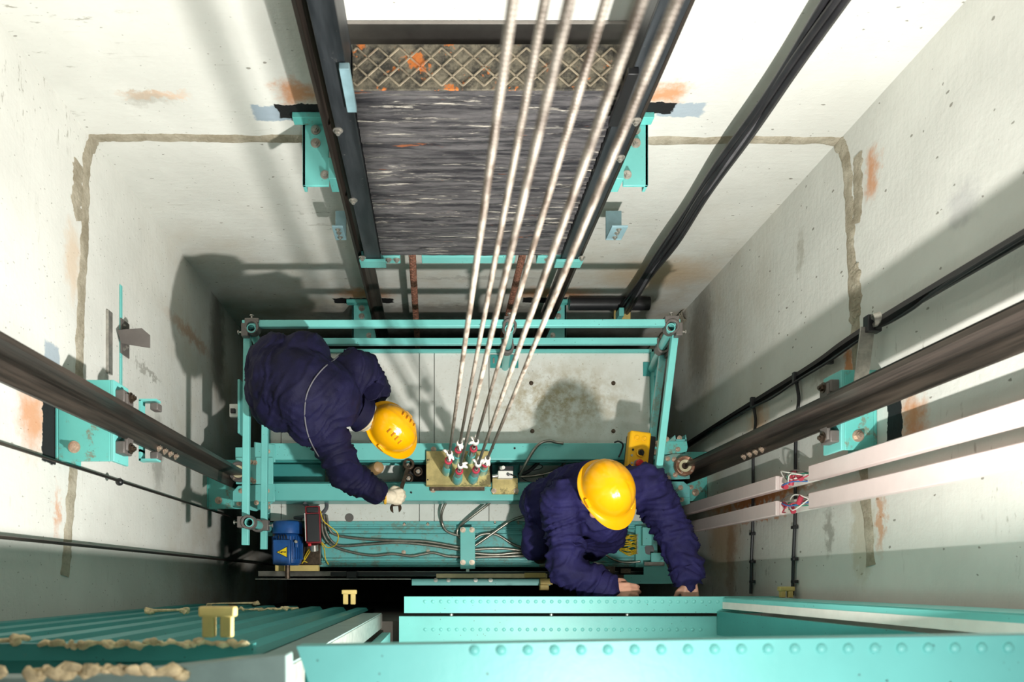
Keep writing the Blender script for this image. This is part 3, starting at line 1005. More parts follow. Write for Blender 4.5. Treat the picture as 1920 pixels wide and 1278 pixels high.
for px, py in ((996, 718), (1150, 718), (998, 808), (1150, 808)):
    bolt(car, W(px, py, 0), (0, 0, 1), .008, 'dark_bolt')

# front edge of the roof: a shallow turquoise tray with ridges
m = MB().box((-.70, .085, -.06), (1.25, .345, -.012))
for y, h, w in ((.335, .006, .018), (.307, .004, .010), (.296, .010, .006), (.271, .008, .006), (.115, .010, .006), (.100, .004, .012), (.133, .006, .005)):
    m.box((-.70, y - w / 2, -.02), (1.25, y + w / 2, h - .006))
m.build('front_tray', 'teal_zinc', car, .002)
for px, py in ((758, 981), (802, 981), (928, 979), (972, 979), (757, 1035), (803, 1034)):
    bolt(car, W(px, py, 0) + V((0, 0, -.008)), (0, 0, 1), .008, 'bolt')

# crosshead
for (yA, yB, nm) in ((.657, .7495, 'rear'), (.438, .533, 'front')):
    s = 1 if nm == 'rear' else -1
    yi, yo = (yA, yB) if nm == 'rear' else (yB, yA)
    m = MB()
    m.box((-.951, yA, .20), (1.237, yB, .22))                        # top flange
    w0, w1 = sorted((yo, yo - s * .012))
    m.box((-.951, w0, .02), (1.237, w1, .20))
    m.box((-.951, yA, .02), (1.237, yB, .035))
    m.build('crosshead_beam', 'teal', car, .006)
    if nm == 'rear':
        MB().box((-.93, yA + .002, .220), (-.069, yB - .002, .2245)).build('beam_cover', 'teal_clean', car, .002)
    MB().box((-.951, min(yi, yi - s * .008), .165), (1.237, max(yi, yi - s * .008), .20)).build('beam_lip', 'teal_dark', car, .001)
m = MB()
for px, py in ((772, 844), (771, 923), (924, 840), (965, 840), (720, 930)):
    c = W(px, py, .222)
    m.cyl(c + V((0, 0, -.004)), c + V((0, 0, .003)), .0055, n=12)
m.build('beam_hole', 'black', car)
for px, py in ((812, 918), (813, 842)):
    bolt(car, W(px, py, .22), (0, 0, 1), .010, 'bolt')
MB().box((-.93, .533, .06), (-.634, .657, .08)).build('spacer_plate', 'teal_dark', car, .002)
MB().box((-.195, .533, .04), (.33, .657, .05)).build('spacer_plate', 'black', car, .002)
MB().box((.30, .533, .06), (.455, .657, .075)).build('spacer_plate', 'teal_dark', car, .002)
for px, py, r in ((765, 873, .029), (784, 884, .027), (766, 897, .027)):
    c = W(px, py, .17)
    g = MB().cyl(c + V((0, 0, -.13)), c + V((0, 0, .0)), r * .8, n=22).lathe([(r, 0), (r, .012), (r * .82, .018), (r * .55, .012), (r * .55, 0)], c, n=26, closed=True)
    a = g.build('anchor_bolt', 'dark_bolt', car, .001)
    MB().hexa(c + V((0, 0, .006)), (0, 0, 1), r * .52, .018).build('nut', 'zinc', a, .002)
    MB().cyl(c + V((0, 0, .02)), c + V((0, 0, .034)), r * .26, n=14).build('stud', 'bolt', a, .001)

# end plates with the guide shoes
LE = [([(441, 838), (476, 838), (476, 828), (516, 833), (516, 866), (441, 866)], .232, 'teal'),
      ([(442, 857), (512, 857), (512, 907), (442, 907)], .245, 'teal_clean'),
      ([(446, 910), (515, 906), (515, 940), (436, 940), (436, 921)], .240, 'teal'),
      ([(436, 938), (515, 940), (480, 958), (436, 950)], .13, 'teal')]
RI = [([(1234, 826), (1288, 826), (1290, 838), (1288, 846), (1272, 850), (1232, 852)], .232, 'teal_dirty'),
      ([(1234, 858), (1262, 850), (1290, 850), (1294, 897), (1234, 900)], .245, 'teal_zinc'),
      ([(1230, 902), (1282, 902), (1294, 912), (1294, 932), (1226, 932)], .240, 'teal_zinc'),
      ([(1226, 930), (1294, 931), (1294, 944), (1258, 955), (1226, 950)], .13, 'teal')]
for grp in (LE, RI):
    for poly, z, ma in grp:
        plate(poly, z, .012, 'end_plate', ma, car, .003)
for px, py, z in ((502, 846, .232), (470, 866, .245), (478, 867, .245), (476, 902, .245), (471, 899, .245), (452, 920, .24), (501, 920, .24), (448, 944, .13), (481, 942, .24), (503, 940, .13), (503, 950, .13),
                  (1271, 842, .232), (1250, 823, .232), (1274, 821, .232), (1252, 860, .245), (1264, 861, .245), (1266, 890, .245), (1253, 896, .245), (1276, 914, .24), (1278, 936, .13), (1251, 936, .13), (1296, 913, .11)):
    bolt(car, W(px, py, z), (0, 0, 1), .0088, 'bolt')
for pts, ma in (([(1254, 826), (1266, 815), (1268, 826)], 'teal_zinc'), ([(1286, 814), (1288, 826), (1284, 826)], 'teal_zinc'), ([(1266, 826), (1288, 826), (1288, 823), (1266, 823)], 'teal_zinc')):
    MB().prism([W(x, y, .24) for x, y in pts], (0, 0, -.09)).build('stiffener', ma, car, .001)
for x0, x1 in ((482, 492), (1226, 1234)):
    a, b = W(x0, 835, .21), W(x1, 955, .21)
    MB().box((min(a.x, b.x), b.y, .02), (max(a.x, b.x), a.y, .21)).build('upright_plate', 'teal_dark', car, .003)
for (px, py, s, ma) in ((449, 885, -1, 'clamp'), (1282, 874, 1, 'copper_ring')):
    c = W(px, py, .26)
    sh = MB().lathe([(.034, 0), (.034, .028), (.049, .034), (.055, .022), (.055, 0)], c, (0, 0, 1), 30, closed=True).build('guide_shoe', ma, car, .002)
    MB().lathe([(.018, .0), (.018, .024), (.033, .03), (.033, .0)], c, (0, 0, 1), 26, closed=True).build('liner', 'liner', sh, .001)
    for a in (.9, 2.6, 4.2, 5.6):
        bolt(sh, c + V((.044 * math.cos(a), .044 * math.sin(a), .03)), (0, 0, 1), .005, 'bolt')
    MB().cyl(c + V((0, 0, -.12)), c, .028, n=18).build('shoe_stem', 'dark_bolt', sh)

# strap plate over the tray, with four bolts
plate([(863, 988), (891, 988), (891, 1066), (863, 1066)], .07, .006, 'strap_plate', 'teal', car, .002)
for px, py in ((868, 993), (885, 993), (868, 1054), (885, 1054)):
    bolt(car, W(px, py, .07), (0, 0, 1), .010, 'bolt')
MB().box((W(874, 0, .05).x, .055, .02), (W(880, 0, .05).x, .10, .06)).build('strap_stud', 'zinc', car)
# uprights and trims by the second worker
plate([(1192, 985), (1223, 985), (1223, 1063), (1192, 1063)], .02, .05, 'corner_plate', 'teal', car, .002)
plate([(1205, 988), (1222, 988), (1222, 1022), (1205, 1022)], .06, .05, 'corner_cover', 'teal_clean', car, .002)
plate([(1170, 1077), (1207, 1077), (1207, 1061), (1221, 1061), (1221, 1036), (1240, 1036), (1266, 1094), (1170, 1094)], .07, .008, 'hanger_plate', 'teal_clean', car, .002)
plate([(1208, 1053), (1246, 1053), (1246, 1060), (1208, 1060)], .078, .006, 'slot_frame', 'alu', car, .001)
MB().cyl(W(1217, 1030, .024), W(1217, 1030, .026), .028, n=22).build('cable_hole', 'black', car)
m = MB()
for i in range(7):
    c = W(1194, 1003 + i * 5.6, .022)
    m.lathe([(.0035, 0), (.0035, .006), (.007, .006), (.007, 0)], c, n=12, closed=True)
m.build('terminal_ring', 'zinc', car)
# white plastic block on the shaft side of the beam
m = MB().cbox(W(441, 770, .2), (.055, .07, .03))
m.build('sensor_block', 'white', car, .003)
MB().cbox(W(437, 770, .222), (.025, .024, .02)).build('sensor_slot', 'black', car, .002)
MB().bar(W(452, 715, .25), W(452, 815, .25), .012, .10).build('side_strip', 'teal', car, .002)

# door gear along the front edge
dg = thing('door_operator_rail', (.1, .04, -.10), 'long dark aluminium door rail with a cream bar, along the front of the car', 'rail')
MB().box((-1.04, .030, -.09), (1.32, .062, -.06)).build('rail_bar', 'alu', dg, .002)
MB().box((-.62, .034, -.06), (1.2, .056, -.045)).build('rail_track', 'black', dg, .001)
a, b = W(818, 1078, -.03), W(1026, 1074, -.03)
MB().box((a.x, .020, -.055), (b.x, .046, -.02)).build('cream_bar', 'beige_bar', dg, .003)
MB().cbox(W(1003, 1078, -.02), (.12, .028, .03)).build('cream_block', 'tan', dg, .003)
a, b = W(772, 1086, -.06), W(1032, 1098, -.06)
MB().box((a.x, -.022, -.075), (b.x, .016, -.06)).build('hanger_strip', 'teal_clean', dg, .001)
for px in (817, 841, 892, 920):
    bolt(dg, W(px, 1087, -.055) + V((0, 0, 0)), (0, 0, 1), .008, 'zinc')
MB().cbox(W(1024, 1090, -.03), (.07, .035, .04)).build('hanger_block', 'tan', dg, .003)
MB().cbox(W(1020, 1101, -.02), (.05, .03, .05)).build('hanger_block', 'tan', dg, .003)
MB().cyl(W(1012, 1058, .0), W(1030, 1057, .0), .012).cyl(W(1112, 1055, .0), W(1128, 1060, .0), .014).build('tension_screw', 'zinc', dg)
MB().cbox(W(1135, 1068, -.02), (.10, .04, .06)).cbox(W(1150, 1080, -.03), (.12, .016, .03)).cbox(W(1172, 1070, -.03), (.06, .03, .03)).build('roller_block', 'dark_bolt', dg, .003)
MB().cbox(W(1160, 1086, -.02), (.08, .012, .03)).cbox(W(1150, 1093, -.02), (.03, .02, .03)).build('spring', 'zinc', dg, .003)
MB().cyl(W(1141, 1070, .02), W(1141, 1070, .035), .008).build('roller_pin', 'white', dg)
MB().cbox(W(660, 1077, -.04), (.06, .04, .05)).build('rail_joint', 'black', dg, .003)
MB().box((W(478, 0, -.05).x, .012, -.068), (W(770, 0, -.05).x, .018, -.06)).build('thin_rod', 'zinc', dg)

# ------------------------------------------------------------------ guard rail round the roof
gr = thing('guard_rail', (.1, .7, 0), 'turquoise square-tube guard rail with grey corner clamps round the car roof', 'guard rail')
TT = .033
zt_, zm = .70, .42
MB().bar(W(455, 608, zt_), W(1274, 606, zt_), TT, TT).build('top_tube', 'teal_clean', gr, .003)
MB().bar(W(498, 641, zm), W(1233, 640, zm), TT, TT).build('middle_tube', 'teal_clean', gr, .003)
MB().bar((W(461, 700, zt_).x, W(461, 604, zt_).y, zt_ - .034), (W(457, 700, zt_).x, W(457, 1021, zt_).y, zt_ - .034), TT, TT).build('top_tube', 'teal_clean', gr, .003)
MB().bar((W(496, 700, zm).x, W(496, 644, zm).y, zm - .034), (W(492, 700, zm).x, W(492, 1029, zm).y, zm - .034), TT, TT).build('middle_tube', 'teal_clean', gr, .003)
MB().bar(W(1267, 612, zt_ - .034), W(1229, 924, zt_ - .034), TT, TT).build('top_tube', 'teal_clean', gr, .003)
MB().bar(W(1244, 652, zm - .034), W(1211, 915, zm - .034), TT, TT).build('middle_tube', 'teal_zinc', gr, .003)


def post(top, base):
    d = (V(top) - V(base))
    L = d.length
    return MB().lathe([(.021, 0), (.021, L), (.0165, L), (.0165, L - .25), (.0, L - .25), (.0, 0)], base, d, 24).build('post', 'teal', gr, .001)


pos = [(W(1258, 614, .735), W(1222, 692, .0)), (W(471, 615, .735), W(503, 690, .0)), (W(955, 616, .735), W(947, 688, .0)), (W(467, 979, .735), W(510, 992, .0))]
for a, b in pos:
    post(a, b)


def clamp(px, py, z, boxes, pins):
    """cast clamp round a post: plates given in metres round the post axis"""
    c = W(px, py, z)
    m = MB()
    m.lathe([(.0215, -.03), (.0215, .03), (.034, .03), (.034, -.03)], c, n=24, closed=True)
    for x0, y0, x1, y1 in boxes:
        m.box((c.x + x0, c.y + y0, c.z - .026), (c.x + x1, c.y + y1, c.z + .024))
    o = m.build('clamp', 'clamp', gr, .003)
    for x, y, ax in pins:
        p = c + V((x, y, 0))
        a = V(ax)
        MB().cyl(p, p + a * .016, .0045, n=10).cyl(p + a * .016, p + a * .021, .010, n=12).build('thumb_screw', 'zinc', o, .001)


clamp(474, 615, .70, [(-.050, -.044, -.018, .018), (-.034, .018, .034, .042)], [(-.05, -.02, (-1, 0, 0)), (-.005, .042, (0, 1, 0))])
clamp(1258, 614, .70, [(.018, -.044, .05, .018), (-.034, .018, .034, .050)], [(.05, -.02, (1, 0, 0)), (0, .05, (0, 1, 0))])
clamp(955, 613, .70, [(-.026, .018, .026, .046)], [(.0, .046, (0, 1, 0))])
clamp(467, 979, .70, [(-.052, -.026, -.018, .028)], [(-.052, 0, (-1, 0, 0))])
clamp(484, 985, .42, [(.018, -.026, .055, .028)], [(.055, 0, (1, 0, 0))])
clamp(1241, 652, .42, [(-.03, .018, .03, .044), (.018, -.05, .042, .02)], [])
clamp(951, 652, .42, [(-.03, .018, .03, .04)], [])
fp = W(947, 680, 0)
MB().box((fp.x - .085, fp.y - .03, .001), (fp.x + .075, fp.y + .045, .008)).build('foot_plate', 'teal_dark', gr, .002)
for dx in (-.065, .058):
    MB().cbox((fp.x + dx, fp.y + .01, .010), (.010, .030, .004)).build('foot_slot', 'zinc', gr, .001)
for a, b in (pos[0], pos[1], pos[3]):
    MB().box((b.x - .05, b.y - .04, -.002), (b.x + .05, b.y + .04, .008)).build('foot_plate', 'teal_dark', gr, .002)
for px, py, z in ((1232, 832, .41), (1215, 913, .40)):
    bolt(gr, W(px, py, z), (0, 0, 1), .011, 'bolt')

# ------------------------------------------------------------------ rope hitch plate, ropes, switch
t = thing('hitch_plate', (.1, .565, .22), 'brass-coloured rectangular rope plate lying across both crosshead beams', 'plate')
plate([(799, 845), (917, 845), (917, 866), (921, 912), (799, 912)], .248, .016, 'plate_body', 'brass', t, .002)
a, b = W(799, 907, .248), W(916, 912, .248)
MB().box((a.x, b.y, .248), (b.x, b.y + .004, .262)).build('front_lip', 'brass', t, .001)
MB().box((a.x + .02, .49, .2205), (b.x - .02, .70, .233)).build('packing', 'dark_bolt', t)
m = MB()
for px, py in ((802, 862), (802, 899)):
    m.cyl(W(px, py, .248) - V((0, 0, .002)), W(px, py, .2485), .0045, n=10)
m.build('hole', 'black', t)

ROPES = [(838, 884, 962, 850), (856, 862, 1022, 831), (857, 900, 1068, 872), (882, 861, 1136, 828), (886, 899, 1203, 869), (904, 884, 1269, 860)]
RN = ['first white-grey steel rope, at the end of the row nearest the bent worker', 'second white-grey steel rope of the row, counted from the bent worker',
      'third white-grey steel rope of the row, counted from the bent worker', 'fourth white-grey steel rope of the row, counted from the bent worker',
      'fifth white-grey steel rope of the row, counted from the bent worker', 'sixth white-grey steel rope, at the end of the row nearest the hanging cables']
for i, (bx, by, tx, wy) in enumerate(ROPES):
    z0 = .248
    base = W(bx, by, z0)
    d = F * base.y / CY
    top = V(((tx - CX) * d / F, base.y, H - d))
    t = thing('suspension_rope', base, RN[i], 'rope', 'steel ropes lifting the car')

    def on(z):
        u = (z - z0) / (top.z - z0)
        return base.lerp(top, u)

    def z_at(py):
        return H - F * base.y / (CY - py)
    zw = z_at(wy)                                    # white binding
    zr = zw - (zw - z0) * .36
    ax = (top - base).normalized()
    MB().tube([on(z0 + .16 * (zw - z0)), on(2.0), on(4.0), on(6.1)], .0062, 12).build('rope_strand', 'rope', t, sharp=3)
    # socket: teal cup, grey wedge body
    k_ = zw - z0
    MB().lathe([(.026, 0), (.028, .03), (.022, .34 * k_), (.014, .36 * k_), (.012, .02), (0, .02)], base, ax, 18).build('socket_cup', 'teal', t, .001)
    MB().lathe([(.012, .02), (.017, .38 * k_), (.016, .58 * k_), (.009, .72 * k_), (.0, .72 * k_)], base, ax, 14).build('wedge', 'zinc', t, .001)
    R = Matrix.Rotation(.5 + i * 1.3, 3, 'Z')
    p = on(z0 + .30 * k_)
    MB().bar(p + R @ V((.02, 0, 0)), on(z0 + .62 * k_) + R @ V((.012, 0, 0)), .012, .004).build('split_pin', 'steel_blue', t, .001)
    MB().lathe([(.012, -.022), (.019, -.012), (.020, .012), (.012, .022)], on(zr), ax, 14, closed=True).build('red_binding', 'red_tape', t, .002)
    m = MB()
    rnd = random.Random(i)
    m.lathe([(.009, -.03), (.017, -.014), (.016, .012), (.009, .03)], on(zw), ax, 12, closed=True)
    for q in range(3):
        a = rnd.uniform(0, 6.28)
        dd = V((math.cos(a), math.sin(a), .25))
        p = on(zw) + dd * .008
        m.tube(spline([p, p + dd * .014 + V((0, 0, .008)), p + dd * .026 - V((0, 0, .012))], 5), [.007, .0075, .0075, .008, .008, .007, .007, .006, .006, .005, .003], 7)
    m.build('white_binding', 'white', t, sharp=3)

t = thing('limit_switch', (.33, .53, .22), 'small pale limit switch with a black cable, mounted on a brass tab', 'switch')
plate([(923, 896), (971, 896), (971, 926), (923, 926)], .24, .019, 'mounting_tab', 'brass', t, .002)
for px, py in ((926, 920), (968, 920)):
    bolt(t, W(px, py, .24), (0, 0, 1), .009, 'bolt')
a, b = W(934, 882, .29), W(962, 896, .29)
MB().box((a.x, b.y, .20), (b.x, a.y, .29)).build('switch_body', 'white', t, .003)
a, b = W(935, 873, .28), W(963, 882, .28)
MB().box((a.x, b.y, .20), (b.x, a.y, .28)).build('dark_cover', 'black', t, .003)
MB().cyl(W(923, 893, .27), W(935, 891, .27), .010).build('plunger', 'zinc', t, .001)
MB().cyl(W(940, 877, .28), W(944, 876, .305), .010).build('knob', 'white', t, .001)
MB().cyl(W(953, 889, .285), W(953, 889, .302), .008).tube(spline([W(953, 889, .30), W(960, 890, .295), W(968, 894, .25)], 6), .0035, 7).build('lead', 'black', t, .0)

# ------------------------------------------------------------------ yellow control box
cb = W(1194, 858, .46)
t = thing('control_box', (cb.x, cb.y, .2), 'yellow inspection control box with red button on a black base', 'control box')
R = Matrix.Rotation(math.radians(-6), 3, 'Z') @ Matrix.Rotation(math.radians(5), 3, 'Y')


def cbp(x, y, z):
    return cb + R @ V((x, y, z)) * 1.12


MB().cbox(cbp(0, 0, 0), (.110, .263, .056), R).build('cover', 'yellow', t, .010)
MB().cbox(cbp(.028, -.004, -.055), (.134, .26, .078), R).build('base', 'black', t, .006)
MB().lathe([(.024, .0), (.024, .008), (.017, .010), (.017, .002), (0, .002)], cbp(.006, .022, .025), R @ V((0, 0, 1)), 24).build('selector_ring', 'yellow', t, .001)
MB().cyl(cbp(.008, .020, .026), cbp(.008, .020, .034), .015, n=20).cbox(cbp(.010, .018, .036), (.008, .028, .008), R @ Matrix.Rotation(.5, 3, 'Z')).build('selector_knob', 'black', t, .002)
MB().lathe([(.011, 0), (.011, .016), (.021, .018), (.021, .026), (.016, .032), (.0, .033)], cbp(.0, -.032, .025), R @ V((.1, 0, 1)), 24).build('stop_button', 'red', t, .002)
MB().lathe([(.024, 0), (.024, .004), (.0, .004)], cbp(.0, -.032, .025), R @ V((0, 0, 1)), 24).build('button_collar', 'zinc', t, .001)
MB().cyl(cbp(-.030, .030, .024), cbp(-.030, .030, .027), .006, n=14).build('button_hole', 'black', t)
m = MB()
for x in (-.018, .016):
    m.lathe([(.012, 0), (.014, .006), (.009, .007), (.008, .003), (0, .003)], cbp(x, .084, .024), R @ V((0, 0, 1)), 20)
m.build('arrow_button', 'yellow', t, .001)
for x, y in ((-.033, .004), (-.03, -.03), (-.03, -.085)):
    MB().cyl(cbp(x, y, .024), cbp(x, y, .028), .006, n=12).build('cover_screw', 'zinc', t)
MB().bar(cbp(.085, .045, -.05), cbp(.105, .045, -.05), .03, .02).build('rail_hook', 'bolt', t, .002)

# ------------------------------------------------------------------ flexible conduits and cables on the roof


def conduit(label, pts, r=.0085, mat='conduit', ribs=True, name='flexible_conduit', group='flexible metal conduits on the car roof'):
    P = spline([W(*p) if len(p) == 3 else V(p) for p in pts], 26 if ribs else 10)
    if ribs:
        L = [0]
        for a, b in zip(P, P[1:]):
            L.append(L[-1] + (b - a).length)
        n = max(8, int(L[-1] / .0042))
        Q, j = [], 0
        for i in range(n + 1):
            s = L[-1] * i / n
            while j < len(P) - 2 and L[j + 1] < s:
                j += 1
            Q.append(P[j].lerp(P[j + 1], (s - L[j]) / max(1e-6, L[j + 1] - L[j])))
        m = MB().tube(Q, [r * (1 if i % 2 else .86) for i in range(len(Q))], 8)
    else:
        m = MB().tube(P, r, 8)
    o = m.build(name, mat, None, sharp=3)
    return tag(o, label, 'conduit' if ribs else 'cable', group)


conduit('conduit looping down from the crosshead to the strap plate, nearer the bent worker', [(846, 930, .09), (836, 942, .07), (828, 962, .05), (829, 980, .02), (836, 994, .015), (850, 1001, .015), (864, 1004, .015)])
conduit('bright conduit curving from the crosshead behind the strap plate, second loop', [(934, 930, .09), (912, 947, .06), (878, 973, .04), (862, 987, .02), (857, 1000, .015), (866, 1012, .015)])
conduit('upper of three long conduits from the motor to the strap plate', [(612, 965, .02), (617, 990, .02), (632, 1003, .012), (680, 1010, .008), (750, 1013, .008), (800, 1015, .008), (866, 1026, .008)])
conduit('middle of three long conduits from the motor to the strap plate', [(607, 965, .02), (611, 995, .02), (624, 1016, .012), (644, 1023, .008), (690, 1020, .008), (745, 1017, .008), (800, 1021, .008), (866, 1031, .008)])
conduit('lowest of three long conduits from the motor, with a small hump', [(603, 968, .02), (606, 1000, .02), (622, 1022, .012), (660, 1035, .008), (700, 1041, .008), (735, 1038, .008), (770, 1042, .008), (790, 1039, .008), (812, 1036, .008), (838, 1042, .008), (866, 1044, .008)])
conduit('bright straight conduit rising from the strap plate to the standing worker', [(888, 1024, .015), (910, 1009, .02), (940, 988, .025), (962, 974, .03), (990, 966, .04), (1020, 962, .05)])
conduit('arched conduit from the strap plate dipping towards the standing worker', [(888, 1011, .012), (902, 1002, .015), (922, 1000, .015), (938, 1005, .015), (962, 1020, .012), (990, 1029, .012), (1030, 1034, .012)])
conduit('topmost of the three flat conduits on the standing worker\'s side of the strap plate', [(888, 1030, .008), (915, 1028, .008), (945, 1028, .008), (985, 1032, .008), (1040, 1036, .008), (1100, 1040, .008)])
conduit('middle of the three flat conduits on the standing worker\'s side of the strap plate', [(888, 1037, .008), (930, 1039, .008), (970, 1036, .008), (1010, 1038, .008), (1100, 1046, .008)])
conduit('lowest of the three flat conduits on the standing worker\'s side of the strap plate', [(888, 1044, .008), (940, 1043, .008), (1000, 1042, .008), (1100, 1050, .008)])
conduit('conduit arching over the rear crosshead beam from the limit switch', [(974, 892, .19), (984, 872, .23), (1000, 845, .245), (1014, 830, .25), (1030, 826, .25), (1042, 829, .245), (1056, 831, .24)], .0085)
conduit('thick black hose between the crosshead beams beside the limit switch', [(972, 890, .14), (990, 884, .13), (1008, 868, .12), (1018, 858, .11)], .0105, 'cable', False, 'rubber_hose', 'black leads between the crosshead beams')
conduit('grey conduit curving between the beams to the standing worker\'s shoulder', [(972, 894, .14), (1000, 892, .12), (1030, 886, .11), (1050, 876, .11), (1062, 862, .12)], .0095)
conduit('thin black lead curling under the limit switch conduit', [(976, 888, .15), (996, 882, .14), (1014, 878, .14), (1016, 872, .14), (1004, 870, .14)], .0025, 'cable', False, 'lead_wire', 'black leads between the crosshead beams')
conduit('thin black lead drooping towards the front crosshead beam', [(978, 896, .15), (990, 902, .14), (1010, 904, .14), (1020, 896, .13), (1018, 890, .13)], .0025, 'cable', False, 'lead_wire', 'black leads between the crosshead beams')
conduit('thin black lead standing upright near the standing worker\'s shoulder', [(1054, 894, .14), (1054, 880, .14), (1056, 866, .14), (1060, 862, .14)], .0025, 'cable', False, 'lead_wire', 'black leads between the crosshead beams')
conduit('short dark cable hooking over the beam beside the yellow control box', [(1152, 829, .24), (1160, 827, .25), (1168, 833, .255), (1165, 846, .24), (1160, 857, .235)], .0045, 'cable', False, 'lead_wire', 'black leads between the crosshead beams')
conduit('grey conduit sagging below the standing worker to the corner plate', [(1130, 1034, .02), (1142, 1044, .02), (1160, 1052, .02), (1180, 1054, .02), (1201, 1052, .03)], .0065)

t = thing('earth_wiring', (1.05, .25, .0), 'fan of yellow-green earth wires beside the standing worker\'s belly', 'wiring')
rnd = random.Random(11)
for i in range(14):
    y0 = 1003 + i * 2.6
    P = [W(1193, y0, .028), W(1186, y0 - rnd.uniform(-3, 3), .05 + rnd.uniform(0, .03)), W(1176 + rnd.uniform(-3, 3), y0 + rnd.uniform(-3, 5), .06 + rnd.uniform(0, .03)), W(1162 + rnd.uniform(-4, 4), 1012 + i * 1.6, .03)]
    MB().tube(spline(P, 6), .0042, 7).build('wire', 'wire_y', t, sharp=3)

# ------------------------------------------------------------------ door motor and drive box
mx, my = -.835, .205
t = thing('door_motor', (mx, my, .0), 'small blue electric motor with a yellow warning triangle', 'motor')
zc = .12
m = MB()
m.lathe([(.0, 0), (.060, 0), (.074, .012), (.078, .03), (.078, .155), (.070, .168), (.05, .178), (.03, .182), (0, .182)], (mx, my - .115, zc), (0, 1, 0), 32)
m.build('housing', 'blue', t, .001)
MB().lathe([(.06, 0), (.082, .004), (.083, .055), (.076, .070), (.055, .078), (0, .080)], (mx, my + .055, zc), (0, 1, 0), 32).build('fan_cowl', 'blue', t, .001)
m = MB()
for i in range(18):
    a = PI * (i - .5) / 17
    m.cbox((mx + .080 * math.cos(a), my - .02, zc + .080 * math.sin(a)), (.010, .125, .003), Matrix.Rotation(-a, 3, 'Y'))
m.build('cooling_fins', 'blue', t)
tb = MB().cbox((mx - .012, my - .045, zc + .088), (.096, .135, .035)).build('terminal_box', 'blue', t, .006)
zs = zc + .1062
c = V((mx - .006, my - .045, zs))
s = .033


def tri(k_, z):
    return [V((c.x - k_ * s * 1.05, c.y - .001, z)), V((c.x + k_ * s * .80, c.y + k_ * s * .95, z)), V((c.x + k_ * s * .80, c.y - k_ * s * .95, z))]


sg = MB().prism(tri(1.0, zs + .001), (0, 0, -.0008)).build('warning_sign', 'black', t)
MB().prism(tri(.84, zs + .0016), (0, 0, -.0008)).build('sign_face', 'sign_yellow', sg)
bz = zs + .0022
zig = [(-.022, .002), (-.004, .006), (-.006, .000), (.014, .004), (.014, .001), (.020, .0035), (.014, .0065), (.014, .005), (-.003, .0035), (-.002, .0085)]
zig = [(-.020, -.001), (-.002, -.006), (-.001, -.001), (.012, -.002), (.012, -.005), (.022, .001), (.012, .005), (.012, .002), (-.006, .004), (-.007, -.001), (-.018, .003)]
MB().prism([(c.x + x, c.y + y, bz) for x, y in zig], (0, 0, -.0008)).build('lightning_mark', 'black', sg)
for i in range(4):
    MB().cbox((mx - .012 + (i - 1.5) * .013, my + .040, zc + .082), (.004, .022, .010)).build('cowl_slot', 'black', t, .001)
MB().cbox((mx + .062, my - .0, zc + .062), (.016, .04, .02)).build('lifting_lug', 'blue', t, .003)
MB().cyl((mx + .062, my + .012, zc + .07), (mx + .062, my + .012, zc + .09), .008).build('plug', 'zinc', t, .001)
MB().box((mx - .085, my - .145, .0), (mx + .16, my - .112, .045)).build('base_bar', 'tan', t, .002)
MB().box((mx - .10, my - .11, -.03), (mx + .17, my + .10, .035)).build('base_plate', 'dark_bolt', t, .003)
MB().cyl((mx, my - .19, zc), (mx, my - .11, zc), .014).build('shaft', 'dark_bolt', t)

db = W(587, 983, .22)
t = thing('drive_box', (db.x, db.y, .0), 'black drive box with dark red sides, standing beside the blue motor', 'box')
R = Matrix.Rotation(math.radians(2), 3, 'Z') @ Matrix.Rotation(math.radians(8), 3, 'Y')


def dbp(x, y, z):
    return db + R @ V((x, y, z))


MB().cbox(dbp(0, 0, -.06), (.080, .200, .13), R).build('casing', 'darkred', t, .004)
MB().cbox(dbp(0, -.018, .0085), (.066, .150, .010), R).build('lid', 'black', t, .003)
MB().cbox(dbp(0, .078, .009), (.062, .030, .010), R).build('end_lid', 'black', t, .003)
MB().cbox(dbp(-.042, -.012, -.04), (.004, .150, .09), R).build('side_label', 'white', t, .001)
MB().cyl(dbp(.0, -.105, -.05), dbp(.0, -.140, -.06), .022).build('cable_gland', 'zinc', t, .002)
MB().cbox(dbp(-.022, -.108, -.01), (.018, .016, .02), R).build('red_plug', 'red', t, .003)
MB().cbox(dbp(0, -.02, -.165), (.06, .14, .08), R).build('stand', 'dark_bolt', t, .003)
yw = [[(600, 956, .2), (606, 975, .2), (618, 986, .18), (632, 998, .16), (634, 1010, .14), (628, 1022, .1), (614, 1026, .08), (603, 1016, .1)],
      [(600, 1012, .1), (608, 1030, .06), (610, 1046, .03), (616, 1058, .02)],
      [(585, 1024, .12), (580, 1035, .08), (572, 1048, .06), (566, 1056, .05)],
      [(582, 1026, .12), (574, 1038, .08), (570, 1050, .06), (576, 1054, .05)]]
yl = ['yellow earth wire looping beside the drive box', 'dull yellow-green wire trailing from the drive box over the tray', 'yellow-green wire from the drive box gland to the motor base', 'second yellow-green wire, curling at the motor base']
for P, lab in zip(yw, yl):
    o = MB().tube(spline([W(*p) for p in P], 8), .0032, 7).build('earth_wire', 'wire_y', None, sharp=3)
    tag(o, lab, 'wire', 'loose earth wires round the motor')
hs = [([(570, 942, .16), (577, 950, .16), (585, 962, .14)], .012, 'black hose entering the top of the drive box'),
      ([(612, 940, .10), (612, 952, .12), (604, 962, .14), (596, 965, .14)], .011, 'black hose bending behind the drive box from the crosshead'),
      ([(566, 973, .10), (552, 970, .08), (572, 968, .12), (582, 966, .12)], .008, 'short black hose between the motor cowl and the drive box')]
